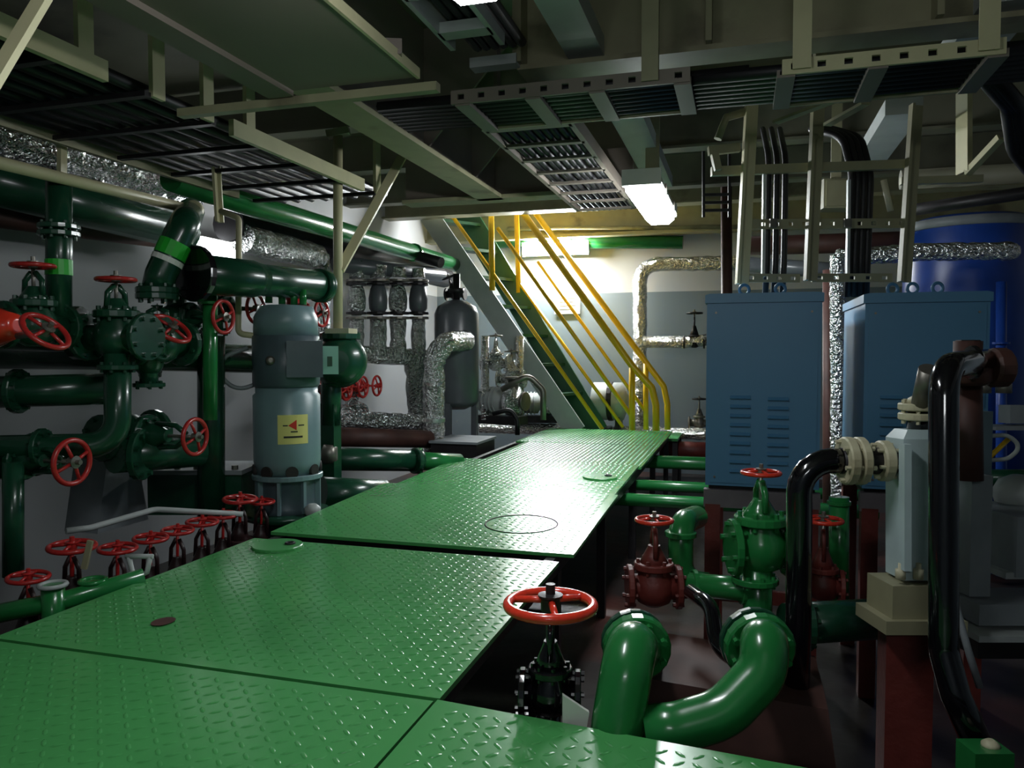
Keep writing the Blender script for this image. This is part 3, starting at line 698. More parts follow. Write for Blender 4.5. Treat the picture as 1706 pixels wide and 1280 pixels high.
# ================================================================== left valve group
d = 4.7
pipe('riser_pipe', [U(98, 545, d), U(98, 300, d)], S(20, d), DGREEN, 'green riser with paired flanges and a lime band at the far left', bolts=8, fr=1.6,
     fl=[(U(98, 378, d), EZ), (U(98, 390, d), EZ)], bands=[(U(98, 446, d), EZ, S(26, d), LIME)], group='green risers')
valve('gate_valve', U(55, 443, 4.5), EZ, S(35, 4.5), S(100, 4.5), EY, S(36, 4.5), DGREEN, 'dark green valve with a level dull red wheel at the far left edge', wm=DRED, bolts=8)
valve('gate_valve', U(193, 466, 4.8), EZ, S(33, 4.8), S(96, 4.8), EX, S(37, 4.8), DGREEN, 'dark green valve with a level dull red wheel right of the banded riser', wm=DRED, bolts=8)
d = 4.75
pipe('riser_pipe', [U(196, 590, d), U(196, 742, d), U(-40, 748, 4.5)], S(21, d), DGREEN, 'green pipe dropping from the second valve and turning to the left edge', fillet=.16, fl=[(U(196, 612, d), EZ), (U(70, 746, 4.6), CR)], fr=1.5, bolts=8, group='green risers')
pipe('manifold_pipe', [U(-60, 655, 4.9), U(180, 648, 5.1)], S(27, 4.9), DGREEN, 'level dark green manifold pipe at the left edge', fl=[(U(30, 652, 4.95), CR)], fr=1.4, bolts=8, group='green manifold pipes')
pipe('manifold_pipe', [U(-60, 548, 5.2), U(170, 556, 5.4)], S(34, 5.2), DGREEN, 'thick dark green manifold pipe behind the red capped valve', fl=[(U(130, 555, 5.35), CR)], fr=1.35, group='green manifold pipes')
ax = AX(76, 552, .5, .7, .5)
rc = U(-10, 545, 4.1)
t = thing('actuated_valve', rc - EZ * .3, 'valve with a bright red drum body and tilted red wheel at the left edge', 'valve')
part('drum', MB().lathe(U(-70, 548, 4.2), (U(48, 542, 4.1) - U(-70, 548, 4.2)), [(0, S(38, 4.1)), (S(72, 4.1), S(36, 4.1)), (S(100, 4.1), S(26, 4.1)), (S(120, 4.1), S(20, 4.1)), (S(122, 4.1), S(10, 4.1))], 22), RED, t)
part('stem', MB().tube([U(30, 560, 4.1), U(76, 552, 3.95)], S(6, 4), 8), STEEL, t)
wheel(t, U(76, 552, 3.95), ax, S(43, 3.95), DRED)
ax2 = AX(285, 548, .47, .75, .46)
valve('angle_valve', U(285, 548, 5.1), ax2, S(36, 5.1), .3, EZ, S(24, 5.1), DGREEN, 'dark green valve with a tilted red wheel below the lime banded pipe', wm=DRED)
valve('side_valve', U(372, 528, 5.6), EX, S(30, 5.6), .4, EZ, S(26, 5.6), DGREEN, 'dark green valve with an upright red wheel left of the white conduit', wm=DRED)
valve('side_valve', U(426, 514, 6.3), EX, S(27, 6.3), .4, EZ, S(24, 6.3), DGREEN, 'dark green valve with an upright red wheel right of the white conduit', wm=DRED)
valve('side_valve', U(536, 522, 7.2), EX, S(24, 7.2), .3, EZ, S(20, 7.2), DRED, 'dull red valve half hidden behind the top of the motor', wm=DRED)
valve('side_valve', U(325, 728, 5.3), EX, S(33, 5.3), .55, EY, S(36, 5.3), DGREEN, 'dark green valve with an upright red wheel left of the grey motor', wm=DRED, bolts=8)
valve('side_valve', U(120, 770, 4.5), EX, S(41, 4.5), .5, EY, S(36, 4.5), DGREEN, 'largest upright red wheel valve at the lower left', wm=DRED, bolts=8)
# slanted banded pipe and big header
sl = (U(308, 372, 5.25) - U(268, 458, 5.2)).normalized()
pipe('slanted_pipe', [U(262, 484, 5.2), U(268, 458, 5.2), U(308, 372, 5.25), U(318, 352, 6.0)], S(25, 5.2), DGREEN, 'slanted green pipe with a lime band and white tape', fillet=.1, fl=[(U(262, 484, 5.2), EZ), (U(262, 494, 5.2), EZ)], bolts=8, fr=1.35,
     bands=[(U(287.5, 416, 5.225), sl, S(26, 5.2), LIME), (U(279, 434, 5.215), sl, S(9, 5.2), PAPER)])
valve('check_valve', U(262, 510, 5.25), EZ, S(10, 5.2), S(62, 5.25), EZ.cross(EX), S(36, 5.25), DGREEN, 'bulky dark green valve below the slanted banded pipe', wm=DGREEN, bolts=8)
a, b = U(325, 456, 5.3), U(532, 476, 6.4)
t = pipe('header_pipe', [a, b], S(27, 5.8), DGREEN, 'big glossy green header pipe over the motor', seg=24, fl=[(a, b - a)], fm=BLACK, fr=1.6)
part('end_cap', MB().lathe(b, b - a, [(-.02, S(31, 5.8)), (.06, S(31, 5.8)), (.1, S(22, 5.8)), (.12, S(8, 5.8))], 20), DGREEN, t)
part('reducer', MB().lathe(a, b - a, [(0, S(31, 5.8)), (.5, S(31, 5.8)), (.6, S(27, 5.8))], 24), DGREEN, t)
for u, v in ((448, 505), (470, 507), (490, 508), (505, 508)):
    part('branch', MB().tube([U(u, v, 6.1), U(u, v - 25, 6.1)], S(6, 6.1), 8), GREEN, t)
pipe('drop_pipe', [U(350, 475, 5.6), U(350, 700, 5.6)], S(12, 5.6), GREEN, 'slim green pipe dropping from the big header', fl=[(U(350, 505, 5.6), EZ)], bolts=0)
pipe('drop_pipe', [U(352, 560, 6.0), U(352, 860, 6.0)], S(22, 6.0), DGREEN, 'dark green pipe standing behind the left wheels', group='dark pipes')
pipe('manifold_pipe', [V((XL, U(205, 590, 5.6).y, U(205, 590, 5.6).z)), U(205, 590, 5.6), U(420, 598, 6.4)], S(26, 5.8), DGREEN, 'dark green pipe between the second valve and the motor', fl=[(U(250, 592, 5.75), CR)], fr=1.7, bolts=8, group='green manifold pipes')
pipe('manifold_pipe', [U(190, 760, 5.2), U(330, 752, 5.8)], S(28, 5.4), DGREEN, 'dark green pipe behind the lower upright wheels', fl=[(U(235, 758, 5.3), CR)], fr=1.5, bolts=8, group='green manifold pipes')
pipe('drop_pipe', [U(22, 960, 4.4), U(22, 770, 4.4)], S(16, 4.4), DGREEN, 'dark green pipe standing at the lower left edge')
t = thing('strainer_box', U(345, 850, 6.3), 'dark green strainer box with a pale rim left of the motor base', 'strainer')
c = U(345, 815, 6.3)
part('body', MB().box(c, (S(150, 6.3), .5, S(66, 6.3)), (CR, EZ.cross(CR), EZ)), DGREEN, t)
part('cover', MB().box(c + EZ * S(36, 6.3), (S(156, 6.3), .55, S(7, 6.3)), (CR, EZ.cross(CR), EZ)), MGREY, t)
for k in range(5): inst('bolt', shared('bolt_head', m_bolt, STEEL), t, c + EZ * S(40, 6.3) + CR * (k - 2) * .15 - CF * .2, EZ, (.025, .025, .04))
pipe('drain_line', [U(110, 885, 4.9), U(150, 880, 5.0), U(258, 849, 5.4), U(405, 857, 5.6)], S(5, 5.2), STRING, 'thin grey drain line sagging behind the row of red wheels', fillet=.1)
blk = U(205, 800, 5.8)
solo('wall_bracket', MB().add([blk + V(q) for q in ((0, -.25, -.35), (0, .25, -.35), (0, .12, .3), (0, -.12, .3), (-.3, -.25, -.35), (-.3, .25, -.35), (-.3, .12, .3), (-.3, -.12, .3))],
     [(0, 1, 2, 3), (7, 6, 5, 4), (0, 4, 5, 1), (1, 5, 6, 2), (2, 6, 7, 3), (3, 7, 4, 0)]), MGREY, 'grey tapered foundation bracket behind the lower left wheels', 'bracket')

# ================================================================== vertical pump motor
d = 6.25
def MZ(v): return U(480, v, d).z
mc = U(480, 850, d); px = d / FPX
t = thing('pump_motor', mc, 'tall grey vertical pump motor with a yellow warning sticker', 'motor')
def mp(v, du=0): return V((mc.x, mc.y, MZ(v)))
part('fan_cowl', MB().lathe(mp(560), EZ, [(0, 52 * px), (30 * px, 51 * px), (38 * px, 47 * px), (48 * px, 44 * px), (50 * px, 30 * px)], 32), GREYP, t)
part('terminal_ring', MB().lathe(mp(645), EZ, [(0, 50 * px), (6 * px, 54 * px), (84 * px, 54 * px), (86 * px, 50 * px)], 32), DGREYP, t)
part('frame', MB().lathe(mp(786), EZ, [(0, 50 * px), (20 * px, 54 * px), (128 * px, 54 * px), (132 * px, 50 * px), (141 * px, 50 * px)], 36), GREYP, t)
part('lower_flange', MB().disc(mp(791), EZ, 57 * px, 9 * px, 32), GREYP, t)
lt = part('lantern', MB().lathe(mp(850), EZ, [(0, 50 * px), (8 * px, 46 * px), (52 * px, 46 * px), (56 * px, 50 * px)], 32), DGREYP, t)
for k in range(8):
    a = k * math.pi / 4 + .3
    part('rib', MB().box(mp(822) + V((math.cos(a), math.sin(a), 0)) * 49 * px, (10 * px, 5 * px, 54 * px), (V((math.cos(a), math.sin(a), 0)), V((-math.sin(a), math.cos(a), 0)), EZ)), GREYP, t)
    part('drain_arch', MB().lathe(mp(780) + V((math.cos(a + .4), math.sin(a + .4), 0)) * 46 * px, V((math.cos(a + .4), math.sin(a + .4), 0)), [(0, 10 * px), (9 * px, 10 * px)], 14), INK, t)
tocam = V((CAMP.x - mc.x, CAMP.y - mc.y, 0)).normalized()
side = EZ.cross(tocam)
bx = part('terminal_box', MB().box(mp(598) + side * 28 * px + tocam * 46 * px, (56 * px, 34 * px, 58 * px), (side, tocam, EZ)), DGREYP, t)
nd = (tocam + side * .55).normalized()
tp = part('name_plate', MB().box(mp(600) + side * 68 * px + tocam * 34 * px, (28 * px, 4 * px, 46 * px), (side, tocam, EZ)), MINT, t)
part('arrow_mark', MB().box(mp(602) + side * 68 * px + tocam * 37 * px, (8 * px, 2 * px, 16 * px), (side, tocam, EZ)), SGREEN, tp)
part('plug', MB().lathe(mp(600) - side * 24 * px + tocam * 44 * px, tocam, [(0, 8 * px), (8 * px, 7 * px), (9 * px, 3 * px)], 12), STEEL, t)
part('cable_loop', MB().tube([mp(640) - side * 50 * px, mp(650) - side * 78 * px, mp(625) - side * 104 * px, mp(595) - side * 100 * px, mp(580) - side * 60 * px], 3.5 * px, 8, .15), MGREY, t)
# sticker wrapped on the cylinder
def curved(v0, v1, a0, a1, rr, m, nm, par, n=8):
    base = math.atan2(tocam.y, tocam.x); vs = []
    for k in range(n + 1):
        a = base + a0 + (a1 - a0) * k / n
        for v in (v0, v1): vs.append(V((mc.x + math.cos(a) * rr, mc.y + math.sin(a) * rr, MZ(v))))
    return part(nm, MB().add(vs, [(2 * k, 2 * k + 1, 2 * k + 3, 2 * k + 2) for k in range(n)], True), m, par)
stk = curved(734, 687, -.27, .63, 54.6 * px, STICK, 'sticker', t)
curved(724, 721, -.1, .45, 54.9 * px, INK, 'print_line', stk, 6)
curved(715, 713, .1, .3, 54.9 * px, INK, 'print_line', stk, 4)
curved(705, 703, .32, .5, 54.9 * px, INK, 'print_line', stk, 4)
curved(705, 703, -.12, .02, 54.9 * px, INK, 'print_line', stk, 4)
ba = math.atan2(tocam.y, tocam.x)
tri = [V((mc.x + math.cos(ba + a) * 55 * px, mc.y + math.sin(ba + a) * 55 * px, MZ(v))) for a, v in ((.03, 704), (.27, 695), (.27, 712))]
part('warning_triangle', MB().add(tri, [(0, 1, 2)]), INKR, stk)
part('drain_cock', MB().lathe(mp(846) + side * 38 * px + tocam * 52 * px, EZ, [(-8 * px, 8 * px), (0, 13 * px), (8 * px, 13 * px), (14 * px, 6 * px)], 14), STRING, t)
b = V((mc.x, mc.y, ZF))
solo('pump_volute', MB().lathe(b, EZ, [(0, .42), (.1, .42), (.12, .3), (mc.z - ZF - .06, .26), (mc.z - ZF - .05, .34), (mc.z - ZF, .34)], 24), DGREEN, 'dark green pump casing under the grey motor', 'pump', org=b)
c = U(567, 602, 7.3)
t = thing('pump_casing', c - EZ * .3, 'round dark green pump casing to the right of the motor', 'pump')
part('volute', MB().lathe(c, V((.4, -.9, 0)), [(-.25, .12), (-.2, S(36, 7.3)), (-.1, S(44, 7.3)), (.1, S(44, 7.3)), (.18, S(34, 7.3)), (.24, .1)], 26), DGREEN, t)
part('neck', MB().tube([c - CR * .08, c - CR * .1 - EZ * .6], S(17, 7.3), 16), DGREEN, t)
part('flange', MB().disc(c + EZ * S(42, 7.3), EZ, S(34, 7.3), .07, 20), DGREEN, t)
part('support', MB().bb((c.x - .16, c.y - .1, ZF), (c.x - .02, c.y + .04, c.z - .4)), DGREEN, t)
pipe('suction_pipe', [U(552, 765, 7.6), U(700, 768, 8.3)], S(19, 7.8), DGREEN, 'upper of two dark green pipes running from the motor under the walkway', fl=[(U(692, 768, 8.2), U(700, 768, 8.3) - U(552, 765, 7.6))], fr=1.2, group='green manifold pipes')
pipe('suction_pipe', [U(535, 822, 6.8), U(640, 826, 7.15)], S(27, 7.0), DGREEN, 'lower and thicker of two dark green pipes running from the motor under the walkway', group='green manifold pipes')
pipe('suction_pipe', [U(690, 768, 8.4), U(765, 771, 8.8)], S(15, 8.6), GREEN, 'green pipe meeting the walkway edge left of the raised lid', fl=[(U(700, 769, 8.45), CR)], fr=1.5, group='green manifold pipes')
solo('pipe_plug', MB().lathe(U(548, 756, 7.3), CR, [(-.06, .05), (-.04, .1), (.05, .1), (.08, .06)], 14), STEEL, 'brass coloured plug at the end of the upper green pipe', 'plug')

# ================================================================== row of small wheel valves left of the walkway
row = [(47, 962, 68, 4.15), (120, 911, 78, 4.45), (196, 914, 64, 4.65), (251, 897, 58, 4.9), (296, 884, 54, 5.15), (337, 870, 54, 5.4), (372, 858, 50, 5.6), (400, 832, 58, 5.75), (436, 836, 44, 5.9)]
onames = ('first', 'second', 'third', 'fourth', 'fifth', 'sixth', 'seventh', 'eighth', 'ninth')
for k, (u, v, wd, dd) in enumerate(row):
    valve('manifold_valve', U(u, v, dd), EZ + V((.06, -.03, 0)), S(wd / 2, dd), .42, EY, .1, DBODY, onames[k] + ' low red wheel from the left in the row beside the walkway', wm=DRED, small=True, group='row of low red wheel valves', hub=DRED)
a, b = U(20, 1045, 4.2), U(440, 900, 5.9)
pipe('bilge_header', [V((a.x, a.y, -.5)), V((b.x - .1, b.y, -.5))], .12, DGREEN, 'dark header pipe below the row of low red wheels')
for u, v, dd, lab in ((88, 975, 4.0, 'small green pipe stub with a pale rim beside the first low wheel'), (155, 968, 4.15, 'green pipe stub with a flat rim beside the walkway edge')):
    q = U(u, v, dd)
    t = thing('pipe_stub', V((q.x, q.y, q.z - .3)), lab, 'pipe')
    part('tube', MB().tube([q - EZ * .35, q], S(18, dd), 14), GREEN, t)
    part('rim', MB().torus(q, EZ, S(20, dd), S(4, dd), 20, 8), STRING if u < 100 else GREEN, t)
pipe('edge_pipe', [U(-40, 1030, 3.9), U(110, 1000, 4.05), U(240, 962, 4.25)], S(16, 4), GREEN, 'green pipe lying along the walkway edge at the lower left', fillet=.1)
q = U(233, 960, 4.3)
t = thing('lever_handle', q, 'pale forked lever handle standing at the walkway edge', 'handle')
part('fork', MB().tube([q + CR * -.06 + EZ * .11, q + CR * -.04 + EZ * .02, q, q + CR * .04 + EZ * .02, q + CR * .06 + EZ * .11], .014, 8), STRING, t)
part('cross_pin', MB().tube([q + CR * -.075 + EZ * .11, q + CR * .075 + EZ * .11], .014, 8), STRING, t)
part('shank', MB().tube([q, q - EZ * .2], .02, 8), STRING, t)
q = U(140, 948, 4.35)
solo('valve_lever', MB().beam(q, q + EZ * .16 + CR * .04, .03, .02, CF), OLIVE, 'dull lever standing below the second low red wheel', 'handle')
# ================================================================== blue cabinets
YC = 5.4
def cabinet(u0, u1, v0, v1, lab, cols, rows, eyes, legs=True):
    x0, x1 = UY(u0, 600, YC).x, UY(u1, 600, YC).x
    zt, zb = UY((u0 + u1) / 2, v0, YC).z, UY(u0, v1, YC).z
    D = 1.05; cap = .055
    t = thing('electric_cabinet', V(((x0 + x1) / 2, YC + D / 2, zb)), lab, 'cabinet')
    body = part('body', MB().bb((x0, YC, zb), (x1, YC + D, zt - cap)), BLUE, t)
    part('top_cover', MB().prof([(-(x1 - x0) / 2 - .012, 0), ((x1 - x0) / 2 + .012, 0), ((x1 - x0) / 2 + .012, cap), ((x1 - x0) / 2 - .02, cap + .008), (-(x1 - x0) / 2 + .02, cap + .008), (-(x1 - x0) / 2 - .012, cap)],
         ((x0 + x1) / 2, YC - .014, zt - cap), ((x0 + x1) / 2, YC + D + .014, zt - cap)), BLUE, t)
    fp = part('front_panel', MB().bb((x0 + .02, YC - .006, zb + .02), (x1 - .02, YC, zt - cap - .01)), BLUE, t)
    lw = S(33, 5.1); lh = .02
    def lv():  # pressed louvre: a little hood
        return MB().add([(-lw / 2, 0, lh), (lw / 2, 0, lh), (-lw / 2, -.022, 0), (lw / 2, -.022, 0), (-lw / 2, 0, -.004), (lw / 2, 0, -.004)],
                        [(0, 2, 3, 1), (2, 4, 5, 3), (0, 4, 2), (1, 3, 5)])
    key = 'louvre_hood'
    if key not in SH: SH[key] = lv().mesh('louvre_hood', BLUE)
    for ci, uc in enumerate(cols):
        xc = UY(uc, 700, YC).x
        for k in range(rows[ci]):
            z = UY(uc, 664 + k * 15.3 + (3 if ci else 0), YC).z
            o = bpy.data.objects.new('louvre', SH[key]); link(o, fp); o.location = (V((xc, YC - .006, z)) - ORG[fp.name]) * K
    for u, v, r in eyes:
        q = UY(u, v + 6, YC + .25)
        q.z = zt + .05
        part('lifting_eye', MB().torus(q, V((.3, -1, 0)), .034, .011, 18, 8).tube([q - EZ * .06, q - EZ * .034], .014, 8), BLUE, t)
    for x, y in ((x0 + .06, YC - .008), (x1 - .06, YC - .008)):
        for z in (zb + .06, zt - .12): inst('screw', shared('bolt_head', m_bolt, STEEL), fp, V((x, y, z)), EY, (.008, .008, .01))
    # stand
    s = thing('cabinet_stand', V(((x0 + x1) / 2, YC + D / 2, ZF)), 'red-brown steel stand under the blue cabinet ' + ('nearer the stair' if u0 < 1300 else 'behind the pale pump'), 'stand')
    for y in (YC + .04, YC + D - .04): part('sill_bar', MB().bb((x0 - .01, y - .04, zb - .15), (x1 + .01, y + .04, zb - .03)), SILL, s)
    part('shadow_gap_plate', MB().bb((x0 + .02, YC + .06, zb - .05), (x1 - .02, YC + D - .06, zb - .001)), DSTEEL, s)  # dark sheet standing in for the shade in the gap under the cabinet
    for x in (x0 + .05, x1 - .05):
        for y in (YC + .05, YC + D - .05): part('leg', MB().bb((x - .05, y - .05, ZF), (x + .05, y + .05, zb - .13)), RUST, s)
    part('brace', MB().bb((x0, YC + .02, -.45), (x1, YC + .06, -.36)), RUST, s)
    return x0, x1, zt
xa0, xa1, zct = cabinet(1177, 1368, 490, 808, 'blue louvred cabinet nearer the stair, fully seen', (1233, 1296), (9, 8), ((1240, 480, 1), (1300, 480, 1)))
xb0, xb1, _ = cabinet(1440, 1648, 489, 814, 'blue louvred cabinet behind the pale pump, with ring bolts on top', (1484, 1550), (8, 8), ((1487, 478, 1), (1562, 480, 1), (1520, 486, 1)))

# ================================================================== cable rack above the cabinets
d = 5.55
t = thing('cable_rack', U(1230, 474, d), 'cream angle posts with cross bars holding cables above the cabinets', 'rack')
for (u0, v0, u1, v1), m in (((1243, 186, 1224, 474), LOLIVE), ((1354, 150, 1338, 468), OLIVE), ((1514, 236, 1494, 470), OLIVE)):  # first post painted lighter to stand in for lamp light on it
    part('post', MB().angle(U(u1, v1, d), U(u0, v0 - 60, d), S(22, d), S(14, d), .02, -CF), m, t)
slot_bar('cross_bar', U(1236, 374, d + .02), U(1512, 372, d + .02), S(16, d), .02, 12, OLIVE, t)
slot_bar('cross_bar', U(1240, 463, d + .02), U(1332, 464, d + .02), S(14, d), .02, 4, OLIVE, t)
slot_bar('cross_bar', U(1352, 463, d + .02), U(1486, 463, d + .02), S(14, d), .02, 5, OLIVE, t)
part('cross_bar', MB().beam(U(1185, 286, d + .05), U(1512, 274, d + .05), .05, S(15, d)), OLIVE, t)
part('hook_bracket', MB().tube([U(1196, 232, d), U(1210, 196, d), U(1244, 186, d)], .03, 6), OLIVE, t)
part('hook_bracket', MB().beam(U(1180, 252, d), U(1232, 246, d), .05, .06), OLIVE, t)
part('hook_bracket', MB().beam(U(1190, 256, d), U(1196, 284, d), .05, .05, CR), OLIVE, t)
part('side_strip', MB().beam(U(1273, 290, d + .06), U(1271, 462, d + .06), .03, .02, CR), STRING, t)
part('side_strip', MB().beam(U(1414, 300, d + .06), U(1412, 462, d + .06), .03, .02, CR), STRING, t)
part('clip', MB().box(U(1288, 372, d - .03), (.05, .03, .06), (CR, CF, EZ)), STEEL, t)
part('clip', MB().box(U(1412, 372, d - .03), (.05, .03, .06), (CR, CF, EZ)), STEEL, t)
part('rod', MB().tube([U(1472, 300, d), U(1484, 352, d)], .022, 8), CREAM, t)
for k, u in enumerate((1281, 1295, 1309)):
    solo('drop_cable', MB().tube([U(u - 10, 215, d + .5), U(u, 262, d + .08), U(u - 3, 440, d + .1), U(u - 6, 488, d + .12)], .022, 8, .2), CABLE, 'one of three slim black cables dropping to the first blue cabinet', 'cable', 'three slim drop cables')
for k, u in enumerate((1420, 1430, 1440, 1450)):
    solo('drop_cable', MB().tube([U(u - 70, 214, d + .5), U(u - 16, 228, d + .3), U(u, 290, d + .1), U(u - 6, 440, d + .12), U(u - 8, 494, d + .2)], .028, 8, .25), CABLE, 'one of the thick black cables dropping between the two blue cabinets', 'cable', 'thick drop cables')
# pipes and tank behind the cabinets
c = U(1608, 650, 8.4)
t = thing('blue_tank', V((c.x, c.y, ZF)), 'tall dark blue round tank behind the second cabinet', 'tank')
r = S(97, 8.4); zt = U(1608, 368, 8.4).z
part('shell', MB().lathe(V((c.x, c.y, ZF)), EZ, [(0, r), (zt - ZF - .1, r), (zt - ZF - .04, r * .97), (zt - ZF, r * .8)], 40), TBLUE, t)
part('rim', MB().lathe(V((c.x, c.y, zt - .14)), EZ, [(0, r * 1.01), (.01, r * 1.035), (.09, r * 1.035), (.1, r * 1.01)], 40), MGREY, t)
pipe('ladder_pipe', [U(1668, 470, 7.5), U(1668, 960, 7.5)], S(8, 7.5), TBLUE, 'slim blue standpipe in front of the blue tank', fl=[(U(1668, 572, 7.5), EZ)])
pipe('foil_pipe', [U(1395, 430, 7.4), U(1540, 420, 7.3), U(1684, 418, 7.2), U(1672, 420, 8.1)], S(15, 7.2), FOIL, 'thick level foil wrapped pipe crossing in front of the blue tank', fillet=.15, wob=.06, group='foil wrapped pipes')
pipe('foil_pipe', [U(1395, 425, 6.9), U(1397, 1005, 6.9)], S(12, 6.9), FOIL, 'upright foil wrapped pipe between the two blue cabinets', wob=.07, group='foil wrapped pipes')
pipe('brown_pipe', [U(1380, 450, 7.2), U(1380, 985, 7.2)], S(9, 7.2), BROWN, 'dark brown pipe beside the upright foil pipe between the cabinets', group='dark pipes')
pipe('brown_pipe', [U(1210, 300, 11), U(1212, 820, 11)], S(9, 11), BROWN, 'short dark upright pipe above the first blue cabinet', group='dark pipes')
pipe('foil_pipe', [U(1235, 440, 8.6), U(1400, 452, 7.9)], S(13, 8.3), TANKG, 'dull grey lagged pipe behind the slim drop cables', group='foil wrapped pipes')
pipe('brown_pipe', [U(1240, 410, 9.2), U(1520, 402, 8.4)], S(16, 9), BROWN, 'thick brown pipe high behind the cable rack', group='dark pipes')
pipe('overhead_pipe', [U(1520, 350, 8), U(1706, 322, 7.4), V((XR, U(1706, 322, 7.4).y, U(1706, 322, 7.4).z))], S(10, 8), DSTEEL, 'dark overhead pipe above the blue tank', group='dark pipes')
pipe('overhead_pipe', [U(1500, 300, 8), V((XR, U(1500, 300, 8).y, U(1500, 300, 8).z))], S(16, 8), DECK, 'cream overhead pipe in the dim upper right', group='cream overhead pipes')
bx = U(1392, 326, 8)
t = thing('junction_box', bx, 'beige junction box seen behind the cable rack', 'box')
part('case', MB().box(bx, (S(52, 8), .2, S(48, 8)), (CR, CF, EZ)), OLIVE, t)
part('hanger', MB().beam(bx, V((bx.x, bx.y, ZCE)), .1, .04, EY), OLIVE, t)
part('lid', MB().box(bx - CF * .11, (S(46, 8), .02, S(42, 8)), (CR, CF, EZ)), OLIVE, t)
t = thing('vent_grille', U(1194, 355, 9), 'small dark grille of level slats under the deck beam', 'grille')
for u in (1172, 1215): part('side_bar', MB().beam(U(u, 362, 9), U(u, 198, 9), .03, .03, CR), DSTEEL, t)
for k in range(3): part('slat', MB().beam(U(1172, 325 + k * 13, 9), U(1215, 324 + k * 13, 9), .04, .03), DSTEEL, t)
# green transverse pipes right of the walkway
for k, (v, rp, lab) in enumerate(((772, 11, 'top one of the bright green level pipes between walkway and cabinet'), (812, 9, 'middle one of the bright green level pipes between walkway and cabinet'), (838, 11, 'lowest of the bright green level pipes between walkway and cabinet'))):
    pipe('cross_pipe', [V((-2.6, UZ(1150, v, -.2).y, -.2)), V((1.2, UZ(1150, v, -.2).y, -.2))], S(rp, UZ(1150, v, -.2).y), GREEN, lab, group='level green pipes by the cabinet')

# ================================================================== valves and elbows right of the walkway
valve('gate_valve', U(1090, 867, 4.3), EZ, S(33, 4.3), S(112, 4.3), V((.9, .25, 0)), S(34, 4.3), RUST, 'red-brown valve with a red wheel beside the walkway', bonnet=RUST, wm=RED, bolts=6, fl=S(40, 4.3))
pipe('riser_pipe', [U(1178, 975, 4.5), U(1134, 968, 4.5), U(1134, 872, 4.5), U(1160, 862, 4.9)], S(21, 4.5), GREEN, 'green swan-neck pipe standing beside the red-brown valve', fillet=.12, fl=[(U(1134, 890, 4.5), EZ)], fr=1.25, group='green risers')
pipe('feed_pipe', [U(1150, 974, 4.2), U(1262, 984, 4.0)], S(20, 4.1), GREEN, 'short level green pipe feeding the green valve', fl=[(U(1158, 975, 4.19), CR), (U(1236, 981, 4.05), CR)], bolts=0, fr=1.3, group='green risers')
valve('globe_valve', U(1268, 788, 4.0), EZ, S(34, 4.0), S(125, 4.0), EZ.cross(CF), S(44, 4.0), GREEN, 'green globe valve with a red wheel in front of the first cabinet', bolts=6, wm=RED, fl=S(44, 4))
pipe('drop_pipe', [U(1262, 940, 4.0), U(1262, 1090, 4.05)], S(24, 4), GREEN, 'green pipe below the globe valve', fl=[(U(1258, 966, 4.0), EZ)], bolts=8, fr=1.6)
valve('gate_valve', U(1372, 867, 4.4), EZ, S(33, 4.4), S(110, 4.4), EX, S(26, 4.4), RUST, 'red-brown valve with a red wheel behind the bent black pipe', wm=RED, fl=S(30, 4.4))
pipe('riser_pipe', [U(1398, 1000, 4.6), U(1398, 828, 4.6)], S(16, 4.6), GREEN, 'slim green riser behind the bent black pipe', fl=[(U(1398, 838, 4.6), EZ)], fr=1.2, group='green risers')
valve('gate_valve', U(917, 1008, 2.75), EZ + V((0, 0, 0)), S(80, 2.75), S(150, 2.75), V((1, .2, 0)), S(38, 2.75), BLACK, 'glossy black valve with a bright orange-red wheel right beside the walkway', hub=DSTEEL, wm=RED, bolts=8, n=3, spin=.9, fl=S(46, 2.75))
q = U(962, 1188, 2.62)
solo('pipe_tag', MB().add([q + CR * a + CU * b + CF * c for c in (0, .02) for a, b in ((-.05, .06), (.04, 0), (.03, -.06), (-.05, -.07))],
     [(0, 1, 2, 3), (7, 6, 5, 4), (0, 4, 5, 1), (1, 5, 6, 2), (2, 6, 7, 3), (3, 7, 4, 0)]), PAPER, 'torn white tag behind the near plate edge', 'tag')
pipe('valve_foot_pipe', [U(905, 1150, 2.8), U(905, 1330, 2.9)], S(30, 2.8), BLACK, 'black pipe standing below the orange-red wheel valve')
# big elbows
fA = U(1062, 1082, 2.95)
t = pipe('elbow_pipe', [U(1015, 1330, 2.62), U(1030, 1200, 2.62), U(1050, 1075, 2.66), fA], S(43, 2.66), GREEN, 'large green elbow rising upright beside the orange-red wheel', fillet=.16, seg=26)
flange(t, fA + CF * .02, (CF + V((0, 0, .15))), S(58, 2.9), .05, GREEN, 8)
fB = U(1268, 1082, 2.95)
t = pipe('elbow_pipe', [U(1070, 1218, 2.62), U(1130, 1212, 2.62), U(1205, 1190, 2.62), U(1272, 1120, 2.66), U(1274, 1068, 2.7), fB], S(40, 2.64), GREEN, 'large green elbow sweeping from the plate edge up to the right', fillet=.25, seg=26)
flange(t, fB + CF * .02, (CF + V((0, 0, .15))), S(60, 2.9), .05, GREEN, 8)
pipe('elbow_tail', [fA + CF * .05, U(1075, 1075, 3.7)], S(36, 2.9), DGREEN, 'dark green pipe leading away behind the upright elbow', fl=[(fA + CF * .08, CF)], fr=1.6, bolts=8)
pipe('elbow_tail', [fB + CF * .05, U(1278, 1060, 3.6)], S(38, 2.9), DGREEN, 'dark green pipe leading away behind the sweeping elbow', fl=[(fB + CF * .08, CF)], fr=1.6, bolts=8)
